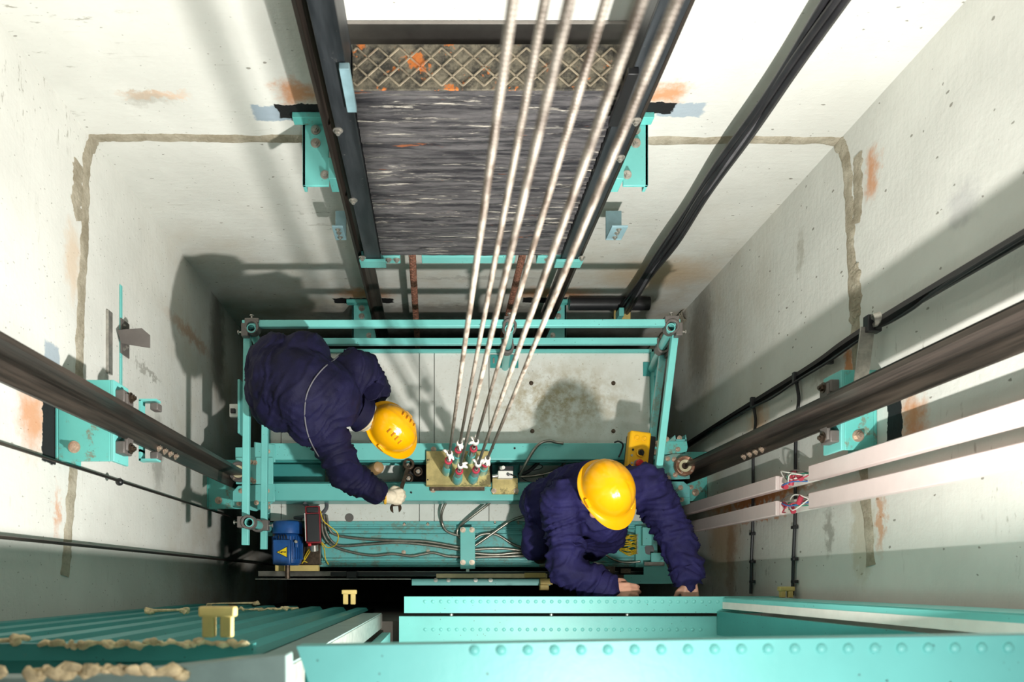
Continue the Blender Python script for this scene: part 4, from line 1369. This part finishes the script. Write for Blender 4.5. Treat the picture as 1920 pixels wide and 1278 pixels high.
for P, r, lab in hs:
    o = MB().tube(spline([W(*p) for p in P], 8), r, 10).build('rubber_hose', 'cable_grey', None, sharp=3)
    tag(o, lab, 'hose', 'rubber hoses at the drive box')

o = MB().lathe([(0, 0), (.030, 0), (.034, .01), (.034, .10), (.030, .118), (.02, .126), (0, .128)], W(693, 884, .10), (.5, .1, .85), 28).build('rounded_cap', 'leather', None)
tag(o, 'brown rounded cap between the crosshead beams under the bent arm', 'cap')

# ------------------------------------------------------------------ people


def fuse(mb, voxel, smooth=4, fac=.5):
    """one continuous skin over overlapping closed pieces"""
    me = bpy.data.meshes.new('tmp')
    mb.bm.to_mesh(me)
    mb.bm.free()
    o = bpy.data.objects.new('tmp', me)
    COL.objects.link(o)
    r = o.modifiers.new('r', 'REMESH')
    r.mode, r.voxel_size, r.adaptivity = 'VOXEL', voxel, 0
    s = o.modifiers.new('s', 'SMOOTH')
    s.factor, s.iterations = fac, smooth
    dg = bpy.context.evaluated_depsgraph_get()
    out = bpy.data.meshes.new_from_object(o.evaluated_get(dg))
    bpy.data.objects.remove(o)
    bpy.data.meshes.remove(me)
    return out


def folds(me, segs, amp, freq=16, seed=0, skip=None):
    """cloth creases: bands that run round the nearest limb segment, slanted and broken up"""
    segs = [(V(a), V(b), s) for a, b, s in segs]
    nrm = [v.normal.copy() for v in me.vertices]
    new = []
    for v in me.vertices:
        p = v.co
        acc, tot, k_ = 0.0, 0.0, 0
        for a, b, s in segs:
            d = b - a
            L = d.length
            u = max(0, min(1, (p - a).dot(d) / (L * L)))
            r2 = (p - a - d * u).length_squared
            w = 1.0 / (r2 + .0016) ** 2
            al = (p - a).dot(d) / L
            q = p * 5.5
            x = al * freq + 1.6 * noise.noise(q + V((seed, k_ * 7.3, 0)))
            h = noise.noise(V((x * 1.5, q.x * .7 + seed, q.y * .7 + q.z * .7)))
            h = 1 - min(1, abs(h) * 3.4) ** .7 * 1.6  # ridged
            acc += w * s * h
            tot += w
            k_ += 1
        h = acc / tot
        h += .45 * noise.noise(p * 22 + V((seed, 0, 0)))
        new.append(p + nrm[v.index] * amp * h)
    for v, c in zip(me.vertices, new):
        v.co = c
    me.update()


def mesh_obj(name, me, mat, parent, loc=None):
    loc = LOC[parent.name] if parent is not None else V(loc)
    for v in me.vertices:
        v.co -= loc
    for p in me.polygons:
        p.use_smooth = True
    me.name = name
    return link(name, me, mat, parent, loc)


def hand(m, wrist, d, palm, thumb, curl=(.5, .7, .5), k=1.0, fat=1.0, spread=.05, tcurl=.5):
    """palm and five bent fingers. d: towards the knuckles, palm: way the palm faces, thumb: side of the thumb"""
    d = V(d).normalized()
    n = (V(palm) - d * V(palm).dot(d)).normalized()
    s = (V(thumb) - d * V(thumb).dot(d) - n * V(thumb).dot(n)).normalized()
    wrist = V(wrist)
    for i in range(4):
        o = (1.5 - i) * .0205 * k
        base = wrist + s * o * .62 + d * .012 * k
        kn = wrist + s * o + d * (.092 - .005 * abs(i - 1) - (.006 if i == 3 else 0)) * k
        m.cap(base, kn, .0145 * k * fat, .0115 * k * fat, 10)
        ln = [x * k * (.94, 1.05, .98, .78)[i] for x in (.043, .027, .022)]
        a = spread * (1.5 - i)
        p, ang = kn, 0.0
        dirv = (d + s * a).normalized()
        for j, L in enumerate(ln):
            ang += curl[j] * (1 + .06 * (i - 1))
            v = dirv * math.cos(ang) + n * math.sin(ang)
            q = p + v * L
            m.cap(p, q, (.0100 - .0009 * j) * k * fat * (.88 if i == 3 else 1), (.0092 - .0009 * j) * k * fat * (.88 if i == 3 else 1), 10)
            p = q
    # heel of the hand and thumb
    m.sph(wrist + d * .045 * k + n * .004, (.034 * k * fat, .046 * k, .015 * k * fat), Matrix((s, d, n)).transposed(), 14)
    t0 = wrist + s * .022 * k + d * .022 * k + n * .006 * k
    v1 = (d * .62 + s * .72 + n * .25).normalized()
    t1 = t0 + v1 * .040 * k
    v2 = (d * .85 + s * (.45 - tcurl * .5) + n * (.3 + tcurl * .4)).normalized()
    t2 = t1 + v2 * .030 * k
    v3 = (d * .85 - s * tcurl * .5 + n * (.3 + tcurl * .6)).normalized()
    t3 = t2 + v3 * .024 * k
    m.cap(t0, t1, .0155 * k * fat, .0122 * k * fat, 10).cap(t1, t2, .0118 * k * fat, .0105 * k * fat, 10).cap(t2, t3, .0104 * k * fat, .0088 * k * fat, 10)


def basis(f, up):
    a = V(up).normalized()
    f = V(f)
    f = (f - a * f.dot(a)).normalized()
    r = f.cross(a).normalized()
    return Matrix((r, f, a)).transposed()            # columns: right, forward, up


def head_prims(m, c, R):
    """skull, jaw, nose, ears, brow, cheeks, lips. c: middle of the head (eye height)"""
    def q(x, y, z):
        return V(c) + R @ V((x, y, z)) * 1.08
    m.sph(q(0, -.012, .030), (.076, .096, .088), R, 20)
    m.sph(q(0, .018, -.035), (.060, .070, .075), R, 18)
    m.cap(q(-.030, .040, -.088), q(.030, .040, -.088), .024, .024, 12)
    m.cap(q(0, .062, -.092), q(0, .066, -.096), .020, .018, 12)
    m.cap(q(0, .082, .006), q(0, .104, -.036), .0085, .0135, 10)
    for s in (-1, 1):
        m.sph(q(s * .011, .096, -.040), .0090, seg=10)
        m.sph(q(s * .040, .062, -.026), (.026, .022, .022), R, 12)
        m.cap(q(s * .014, .086, .022), q(s * .046, .072, .020), .0095, .0085, 10)
        m.sph(q(s * .078, -.012, -.012), (.010, .021, .032), R @ Matrix.Rotation(s * .3, 3, 'Z'), 12)
        m.cap(q(s * .080, -.006, .016), q(s * .084, -.022, .012), .006, .006, 8)
    m.cap(q(-.020, .080, -.063), q(.020, .080, -.063), .0075, .0075, 10)
    m.cap(q(-.017, .079, -.073), q(.017, .079, -.073), .0080, .0080, 10)


def eyes(body, c, R):
    for s in (-1, 1):
        p = V(c) + R @ V((s * .034, .081, .0))
        e = MB().sph(p, .0125, seg=14).build('eye', 'eye', body)
        MB().sph(p + R @ V((0, .0092, -.001)), .0055, seg=10).build('iris', 'iris', e)


def hard_hat(body, c, R, vents, hs=1.1, name='hard_hat'):
    """shell with rim and peak; c: middle of the rim plane; R columns right, forward, up"""
    NA, prof = 72, []
    for i in range(15):
        a = i / 14 * PI / 2
        prof.append((math.cos(a) ** .80, math.sin(a) ** .92))

    def q(v):
        return V(c) + R @ (V(v) * hs)
    bm = bmesh.new()

    def ring(f, z0):
        return [bm.verts.new(q(f(2 * PI * j / NA))) for j in range(NA)]

    def ell(a, k_, z):
        x, y = .108 * k_ * math.cos(a), .130 * k_ * math.sin(a)
        return x, y, z

    def peak(a):
        return max(0, math.sin(a)) ** 3

    rings = []
    # underside of the rim, then rim edge, then shell upwards
    def rim(a, out, z):
        x, y, _ = ell(a, 1.0, 0)
        nx, ny = math.cos(a), math.sin(a)
        e = out * (1 + 2.5 * peak(a) + .3 * max(0, -math.sin(a)))
        return (x + nx * e, y + ny * e, z - .022 * peak(a) * (out / .012) - .006 * abs(math.cos(a)) * 0)
    rings.append(ring(lambda a: rim(a, -.004, -.002), 0))
    rings.append(ring(lambda a: rim(a, .012, -.004), 0))
    rings.append(ring(lambda a: rim(a, .0135, -.001), 0))
    rings.append(ring(lambda a: rim(a, .012, .003), 0))
    rings.append(ring(lambda a: rim(a, .004, .004), 0))
    for r, h in prof:
        def f(a, r=r, h=h):
            x, y, _ = ell(a, r, 0)
            z = .010 + h * .128
            # three shallow ridges from brow to nape
            if h > .12:
                ax = abs(x)
                w = min(1, (h - .12) * 4)
                z += .0045 * w * (1 / (1 + math.exp((ax - .030) / .0022)))
                z -= .0030 * w * math.exp(-((ax - .034) / .003) ** 2)
                z -= .0025 * w * math.exp(-((ax - .062) / .0028) ** 2)
            return (x, y, z)
        rings.append(ring(f, 0))
    for a, b in zip(rings, rings[1:]):
        for j in range(NA):
            bm.faces.new((a[j], a[(j + 1) % NA], b[(j + 1) % NA], b[j]))
    bmesh.ops.remove_doubles(bm, verts=bm.verts[:], dist=.0002)
    m = MB()
    m.bm.free()
    m.bm = bm
    hat = m.build(name, 'hat', body, sharp=1.2)
    hat['label'] = 'glossy yellow hard hat'
    mm = MB()
    mm.lathe([(.92, -.006), (.92, .020), (.88, .020), (.88, -.006)], (0, 0, 0), (0, 0, 1), 40, closed=True)
    for v in mm.bm.verts:
        v.co = q((v.co.x * .104, v.co.y * .130, v.co.z))
    mm.build('inner_band', 'black', hat)
    if vents:
        for s in (-1, 1):
            for i in range(4):
                y = .050 - i * .026
                x = s * .056
                rr_ = min(1, math.hypot(x / .108, y / .130))
                z = .010 + .128 * math.sin(math.acos(rr_ ** 1.25)) ** .92 + .0015
                MB().cbox(q((x, y, z)), (.026, .007, .009), R @ Matrix.Rotation(s * .55, 3, 'Y') @ Matrix.Rotation(-y * 3, 3, 'X')).build('vent', 'hat', hat, .002)
                MB().cbox(q((x, y - .0060, z - .0008)), (.022, .004, .008), R @ Matrix.Rotation(s * .55, 3, 'Y') @ Matrix.Rotation(-y * 3, 3, 'X')).build('vent_slot', 'hat_dark', hat, .001)
    for s in (-1, 1):
        MB().cbox(q((s * .112, .020, .016)), (.016, .042, .018), R).build('side_lug', 'hat', hat, .003)
        MB().cbox(q((s * .118, .020, .012)), (.006, .030, .007), R).build('side_slot', 'hat_dark', hat, .001)
    MB().cbox(q((-.062, .112, .020)), (.034, .010, .012), R @ Matrix.Rotation(.55, 3, 'Z')).build('front_lug', 'hat', hat, .003)
    return hat


def limb(m, pts, rs, seg=16):
    for i in range(len(pts) - 1):
        m.cap(pts[i], pts[i + 1], rs[i], rs[i + 1], seg)


def boots(body, ankles, toes):
    for a, t in zip(ankles, toes):
        a, t = V(a), V(t)
        m = MB()
        d = (t - a)
        d.z = 0
        d.normalize()
        m.cap(V((a.x, a.y, .16)), V((a.x, a.y, .06)), .055, .052, 14)
        m.cap(V((a.x, a.y, .045)) - d * .03, V((t.x, t.y, .042)), .044, .042, 14)
        m.cap(V((a.x, a.y, .085)) + d * .04, V((t.x, t.y, .05)) - d * .06, .04, .036, 14)
        me = fuse(m, .006, 3)
        for v in me.vertices:
            v.co.z = max(v.co.z, .001)
        mesh_obj('boot', me, 'boot', body)


def person(spec):
    """a figure from joints: the body is one mesh, the clothes are its children"""
    J = spec['J']
    g = {k_: V(v) for k_, v in J.items()}
    R = basis(*spec['head'])
    hc = g['head']
    b = MB()
    # torso and limbs of the body
    b.cap(g['hipA'], g['hipB'], .085, .085)
    limb(b, [g['pelvis'], g['spine'], g['chest']], [.115, .105, .115])
    limb(b, [g['shA'], g['chest'], g['shB']], [.055, .10, .055])
    limb(b, [g['chest'], g['neck'], hc + R @ V((0, -.02, -.06))], [.08, .058, .055])
    for s in 'AB':
        limb(b, [g['sh' + s], g['el' + s], g['wr' + s]], [.050, .038, .027])
        limb(b, [g['hip' + s], g['kn' + s], g['an' + s]], [.078, .055, .042])
        b.cap(g['an' + s], V((g['an' + s].x, g['an' + s].y, .05)), .042, .04)
    head_prims(b, hc, R)
    for s in 'AB':
        hand(b, *spec['hand' + s])
    me = fuse(b, .0052, 3)
    body = mesh_obj(spec['name'], me, 'skin', None, (g['pelvis'].x, g['pelvis'].y, 0))
    tag(body, spec['label'], 'person')
    eyes(body, hc, R)
    # jacket
    m = MB()
    limb(m, [g['pelvis'] + V(spec.get('tail', (0, 0, 0))), g['spine'], g['chest']], spec.get('jr', [.165, .160, .165]), 24)
    for e in spec.get('extra', ()):
        m.cap(*e, 20)
    limb(m, [g['shA'], g['chest'].lerp(g['neck'], spec.get('nl', .25)), g['shB']], [.088, spec.get('yr', .135), .088], 20)
    limb(m, [g['chest'], g['neck'].lerp(g['chest'], .2)], [.13, spec.get('nr', .085)], 20)
    for s in 'AB':
        limb(m, [g['sh' + s], g['el' + s]], [spec['sr'], spec['er']], 18)
        cuff = g['el' + s].lerp(g['wr' + s], spec.get('cuff' + s, .88))
        limb(m, [g['el' + s], cuff], [spec['er'], spec.get('cr' + s, .056)], 18)
    jm = fuse(m, .0085, 5)
    segs = [(g['pelvis'], g['chest'], .55)] + [(g['sh' + s], g['el' + s], 1.0) for s in 'AB'] + [(g['el' + s], g['wr' + s], 1.0) for s in 'AB']
    folds(jm, segs, spec.get('amp', .008), 15, spec.get('seed', 1))
    jk = mesh_obj('jacket', jm, spec.get('cloth', 'navy'), body)
    jk['label'] = 'dark navy work jacket'
    # cuffs: a ring at each sleeve end
    for s in 'AB':
        f = spec.get('cuff' + s, .88)
        c0, c1 = g['el' + s].lerp(g['wr' + s], f - .10), g['el' + s].lerp(g['wr' + s], f + .13)
        ax = (c1 - c0)
        r = spec.get('cr' + s, .056)
        MB().lathe([(r * .99, 0), (r * 1.02, ax.length * .5), (r * .98, ax.length), (r * .88, ax.length), (r * .88, 0)], c0, ax, 28, closed=True).build('cuff', spec.get('cloth', 'navy'), jk, .003)
    # trousers
    m = MB()
    m.cap(g['hipA'], g['hipB'], .125, .125, 18)
    m.cap(g['hipA'].lerp(g['hipB'], .5), g['pelvis'], .13, .15, 18)
    for s in 'AB':
        limb(m, [g['hip' + s], g['kn' + s], g['an' + s]], [.108, .082, .070], 18)
    tm = fuse(m, .010, 4)
    folds(tm, [(g['hip' + s], g['kn' + s], 1) for s in 'AB'] + [(g['kn' + s], g['an' + s], 1) for s in 'AB'], .009, 13, 5)
    mesh_obj('trousers', tm, spec.get('cloth', 'navy'), body)
    boots(body, [J['anA'], J['anB']], [spec['toeA'], spec['toeB']])
    # collar
    nd = (hc - g['neck']).normalized()
    c = g['neck'] - nd * .015
    MB().lathe([(.082, -.01), (.078, .030), (.090, .050), (.084, .052), (.070, .032), (.072, -.01)], c, nd, 28, closed=True).build('collar', spec.get('cloth', 'navy'), jk, .002)
    hat = hard_hat(body, hc + R @ V((0, -.004, spec.get('hz', .052))), R, spec['vents'], spec.get('hs', 1.1))
    return body, jk, hat, R, g


F1, U1 = (.65, -.62, -.45), (.45, -.10, .88)
hatc = W(735, 804, .66)
R1 = basis(F1, U1)
h1 = hatc - R1 @ V((0, 0, .062))
b1, j1, hat1, R1, g1 = person(dict(
    name='person', label='person in navy overalls bent over the crosshead, holding a wrench in a gloved hand',
    J=dict(pelvis=W(536, 716, .90), spine=W(570, 730, .92), chest=W(606, 745, .85), neck=W(670, 771, .73), head=h1,
           hipA=(-.70, .97, .86), hipB=(-.71, .82, .86), knA=(-.56, 1.00, .47), knB=(-.58, .86, .47), anA=(-.72, 1.04, .10), anB=(-.74, .90, .10),
           shA=W(668, 692, .79), shB=W(612, 810, .80), elA=(-.32, .95, .60), wrA=(-.47, .90, .54), elB=W(650, 890, .56), wrB=W(722, 931, .36)),
    head=(F1, U1),
    handA=((-.47, .90, .54), (-.95, .0, -.3), (0, 0, -1), (0, -1, 0)),
    handB=(W(722, 931, .36), (1, .04, -.12), (0, -.12, -1), (0, 1, .1), (1.25, 1.2, .6), .92, 1.0, .02, .8),
    jr=[.165, .18, .175], amp=.012, seed=3, hs=.97, nr=.075, yr=.12, nl=.1, vents=True, sr=.098, er=.086, crB=.066, cuffB=.70, cuffA=.8,
    extra=[(W(520, 676, .87), W(532, 756, .87), .125, .135), (W(520, 690, .78), W(522, 745, .78), .15, .15), (W(570, 672, .88), W(585, 785, .88), .125, .125)],
    toeA=(-.58, 1.02, .04), toeB=(-.60, .90, .04)))

hat2c = W(1133, 909, .97)
F2, U2 = (.44, -.87, .16), (.14, .24, .95)
R2 = basis(F2, U2)
h2 = hat2c - R2 @ V((.008, -.026, .076))
b2, j2, hat2, R2, g2 = person(dict(
    name='person', label='person in navy overalls perched on the crosshead, bare hands reaching under the turquoise crossbar',
    J=dict(pelvis=(.66, .42, .38), spine=(.70, .42, .52), chest=(.75, .415, .66), neck=(.765, .41, .79), head=h2,
           hipA=(.57, .40, .35), hipB=(.76, .40, .35), knA=W(1004, 1022, .34), knB=W(1112, 1026, .34), anA=(.57, .25, .10), anB=(.80, .25, .10),
           shA=W(1054, 938, .735), shB=W(1211, 909, .69), elA=W(1064, 1067, .72), wrA=W(1140, 1104, .775), elB=W(1267, 1002, .74), wrB=W(1293, 1088, .79)),
    head=(F2, U2),
    handA=(W(1143, 1104, .775), (1, -.10, -.06), (0, -.25, -1), (.1, 1, .1), (.35, .55, .45), 1.04, 1.0, .03, .6),
    handB=(W(1294, 1090, .79), (.02, -1, -.05), (0, 0, -1), (-1, 0, .1), (.8, .9, .6), 1.04, 1.0, .04, .5),
    jr=[.165, .17, .17], amp=.018, seed=8, cloth='navy_lit', hs=1.04, vents=False, sr=.098, er=.088, crA=.074, crB=.078, cuffA=.86, cuffB=.84,
    extra=[(V((.57, .40, .38)), V((.77, .40, .38)), .145, .145), (V((.73, .30, .52)), V((.82, .29, .56)), .12, .12), (V((.78, .31, .66)), V((.76, .42, .74)), .13, .13), (W(1085, 1012, .44), W(1138, 1000, .48), .11, .105)],
    toeA=(.57, .14, .04), toeB=(.80, .14, .04)))

# details of the bent worker: piping, cap, knitted collar, glove
dep = bpy.context.evaluated_depsgraph_get()


def tree_of(o):
    L = LOC[o.name]
    return BVHTree.FromPolygons([v.co + L for v in o.data.vertices], [tuple(p.vertices) for p in o.data.polygons])


CAM = V((0, 0, H))


def proj(tree, px, py):
    d = (W(px, py, 0) - CAM).normalized()
    hit = tree.ray_cast(CAM, d)
    return hit[0]


t1 = tree_of(j1)
pts = [proj(t1, x, y) for x, y in ((640, 634), (645, 646), (640, 662), (626, 675), (610, 687), (596, 702), (585, 718), (576, 738), (572, 760), (572, 785), (577, 812), (586, 835), (598, 856))]
pts = [p + V((0, 0, .003)) for p in pts if p is not None]
if len(pts) > 3:
    MB().tube(spline(pts, 6), .0032, 6).build('piping', 'piping', j1, sharp=3)


def ringband(parent, name, mat, c, ax, prof, n=30):
    return MB().lathe(prof, c, ax, n, closed=True).build(name, mat, parent, .001)


nd1 = (h1 - g1['neck']).normalized()
for i, ma in enumerate(('knit', 'cap', 'knit2', 'knit', 'knit2')):
    ringband(b1, 'knitted_collar', ma, g1['neck'] + nd1 * (.030 + i * .009), nd1, [(.075 - i * .002, 0), (.079 - i * .002, .0045), (.075 - i * .002, .009), (.06, .009), (.06, 0)])
m = MB()
m.sph(h1 + R1 @ V((0, -.012, .030)), (.083, .104, .094), R1, 24)
o = m.build('knit_cap', 'cap', b1, sharp=3)
# collar points of the open jacket
p0, p1, p2 = W(690, 752, .82), W(722, 723, .84), W(700, 715, .80)
MB().prism([p0, W(706, 748, .82), p1, p2, W(680, 735, .80)], (0, 0, -.006)).build('collar_point', 'navy', j1, .002)
# glove over the hand with the wrench
wr = g1['wrB']
m = MB()
hand(m, wr + V((.004, 0, 0)), (1, .04, -.12), (0, -.12, -1), (0, 1, .1), (1.25, 1.2, .6), .95, 1.32, .02, .8)
m.cap(wr + V((.012, .0, 0)), wr + V((.03, 0, -.003)), .036, .038)
gm = fuse(m, .0045, 3)
gl = mesh_obj('glove', gm, 'glove', b1)
gl['label'] = 'cream knitted glove with a yellow band'
axg = V((1, .04, -.12))
MB().lathe([(.037, -.004), (.040, .002), (.040, .007), (.036, .010), (.033, .002)], wr + axg * -.004, axg, 26, closed=True).build('glove_band', 'glove_band', gl, .001)

# the wrench in the glove
a, b = W(766, 870, .222), W(742, 952, .318)
t = thing('wrench', (b.x, b.y, .22), 'dark double-ended wrench held in the cream glove, one jaw on a bolt head', 'wrench')
dv = (b - a).normalized()
MB().bar(a + dv * .03, b - dv * .02, .021, .011).build('shank', 'dark_bolt', t, .004)
sd = dv.cross(V((0, 0, 1))).normalized()


def jaw(c, d, r, hole, turn):
    d = (Matrix.Rotation(turn, 3, 'Z') @ V(d))
    s = V((0, 0, 1)).cross(d).normalized()
    out = []
    for i in range(21):
        an = .62 + (2 * PI - 1.24) * i / 20
        out.append(c + d * r * math.cos(an) + s * r * math.sin(an))
    inn = [c - d * hole * .9 - s * hole, c + d * r * .80 - s * hole, ]
    inn2 = [c + d * r * .80 + s * hole, c - d * hole * .9 + s * hole]
    poly = out + [c + d * r * .9 - s * hole, c - d * hole * .8 - s * hole, c - d * hole * .8 + s * hole, c + d * r * .9 + s * hole]
    return MB().prism([p + V((0, 0, .007)) for p in poly], (0, 0, -.014)).build('jaw', 'dark_bolt', t, .002)


MB().lathe([(.019, -.009), (.029, -.009), (.033, 0), (.029, .010), (.019, .010)], a + V((0, 0, .002)), (-dv.y * 0, .10, 1), 30, closed=True).build('ring_end', 'dark_bolt', t, .001)
jaw(b, dv, .031, .014, .35)

# details of the standing worker
t2 = tree_of(j2)
ctr = h2
spc = MB()
for s in (-1, 1):
    spc.tube(spline([ctr + R2 @ V((s * .082, -.03, .010)), ctr + R2 @ V((s * .080, .03, .008)), ctr + R2 @ V((s * .068, .088, .002))], 6), .0022, 7)
    spc.lathe([(.020, -.001), (.022, 0), (.020, .001)], ctr + R2 @ V((s * .036, .100, -.004)), R2 @ V((s * .12, 1, -.1)), 24, closed=True)
spc.tube([ctr + R2 @ V((-.016, .108, .002)), ctr + R2 @ V((.016, .108, .002))], .0022, 7)
spc.build('glasses', 'black', b2, sharp=3)
hm = MB()
hm.sph(h2 + R2 @ V((0, -.022, .026)), (.081, .096, .090), R2, 24)
hm.build('hair', 'cap', b2, sharp=3)
for pl in ([(1074, 1018), (1112, 1012)],):
    ps = [proj(t2, x, y) for x, y in pl]
    if all(ps):
        MB().bar(ps[0] + V((0, -.004, 0)), ps[1] + V((0, -.004, 0)), .010, .03, (0, -.6, .8)).build('pocket_flap', 'navy_lit', j2, .003)

# ------------------------------------------------------------------ lamps, sky, camera


def point(name, loc, watts, r, col):
    l = bpy.data.lights.new(name, 'POINT')
    l.energy, l.shadow_soft_size, l.color = watts, r, col
    o = bpy.data.objects.new(name, l)
    COL.objects.link(o)
    o.location = loc
    return o


def area(name, loc, target, watts, size, col):
    l = bpy.data.lights.new(name, 'AREA')
    l.shape, l.size, l.energy, l.color = 'DISK', size, watts, col
    o = bpy.data.objects.new(name, l)
    COL.objects.link(o)
    o.location = loc
    o.rotation_euler = (V(target) - V(loc)).to_track_quat('-Z', 'Y').to_euler()
    return o


lp = V((.75, -.40, 2.58))
area('work_lamp', lp, lp + V((-.52, .84, -.11)), LAMP, .10, (1, .97, .92))
ll = area('landing_lamp', (.45, -.42, 4.35), (.25, -.12, 3.2), LAND, .30, (1, .99, .97))
ll.data.spread = math.radians(110)
wd = bpy.data.worlds.new('shaft_top')
SC.world = wd
wd.use_nodes = True
wd.node_tree.nodes['Background'].inputs[0].default_value = (1, 1, 1, 1)
wd.node_tree.nodes['Background'].inputs[1].default_value = SKY

cam = bpy.data.cameras.new('camera')
co = bpy.data.objects.new('camera', cam)
COL.objects.link(co)
co.location = (0, 0, H)
co.rotation_euler = (0, 0, 0)
cam.sensor_fit, cam.sensor_width = 'HORIZONTAL', 36
cam.lens = F / 1920 * 36
cam.shift_x = (960 - CX) / 1920
cam.shift_y = (CY - 639) / 1920
cam.clip_start = .05
cam.dof.use_dof = True
cam.dof.focus_distance = 3.9
cam.dof.aperture_fstop = 4.0
SC.camera = co
SC.view_settings.view_transform = 'Standard'
SC.view_settings.look = 'None'
SC.view_settings.gamma = 1
SC.view_settings.use_curve_mapping = False
SC.view_settings.exposure = EXPO
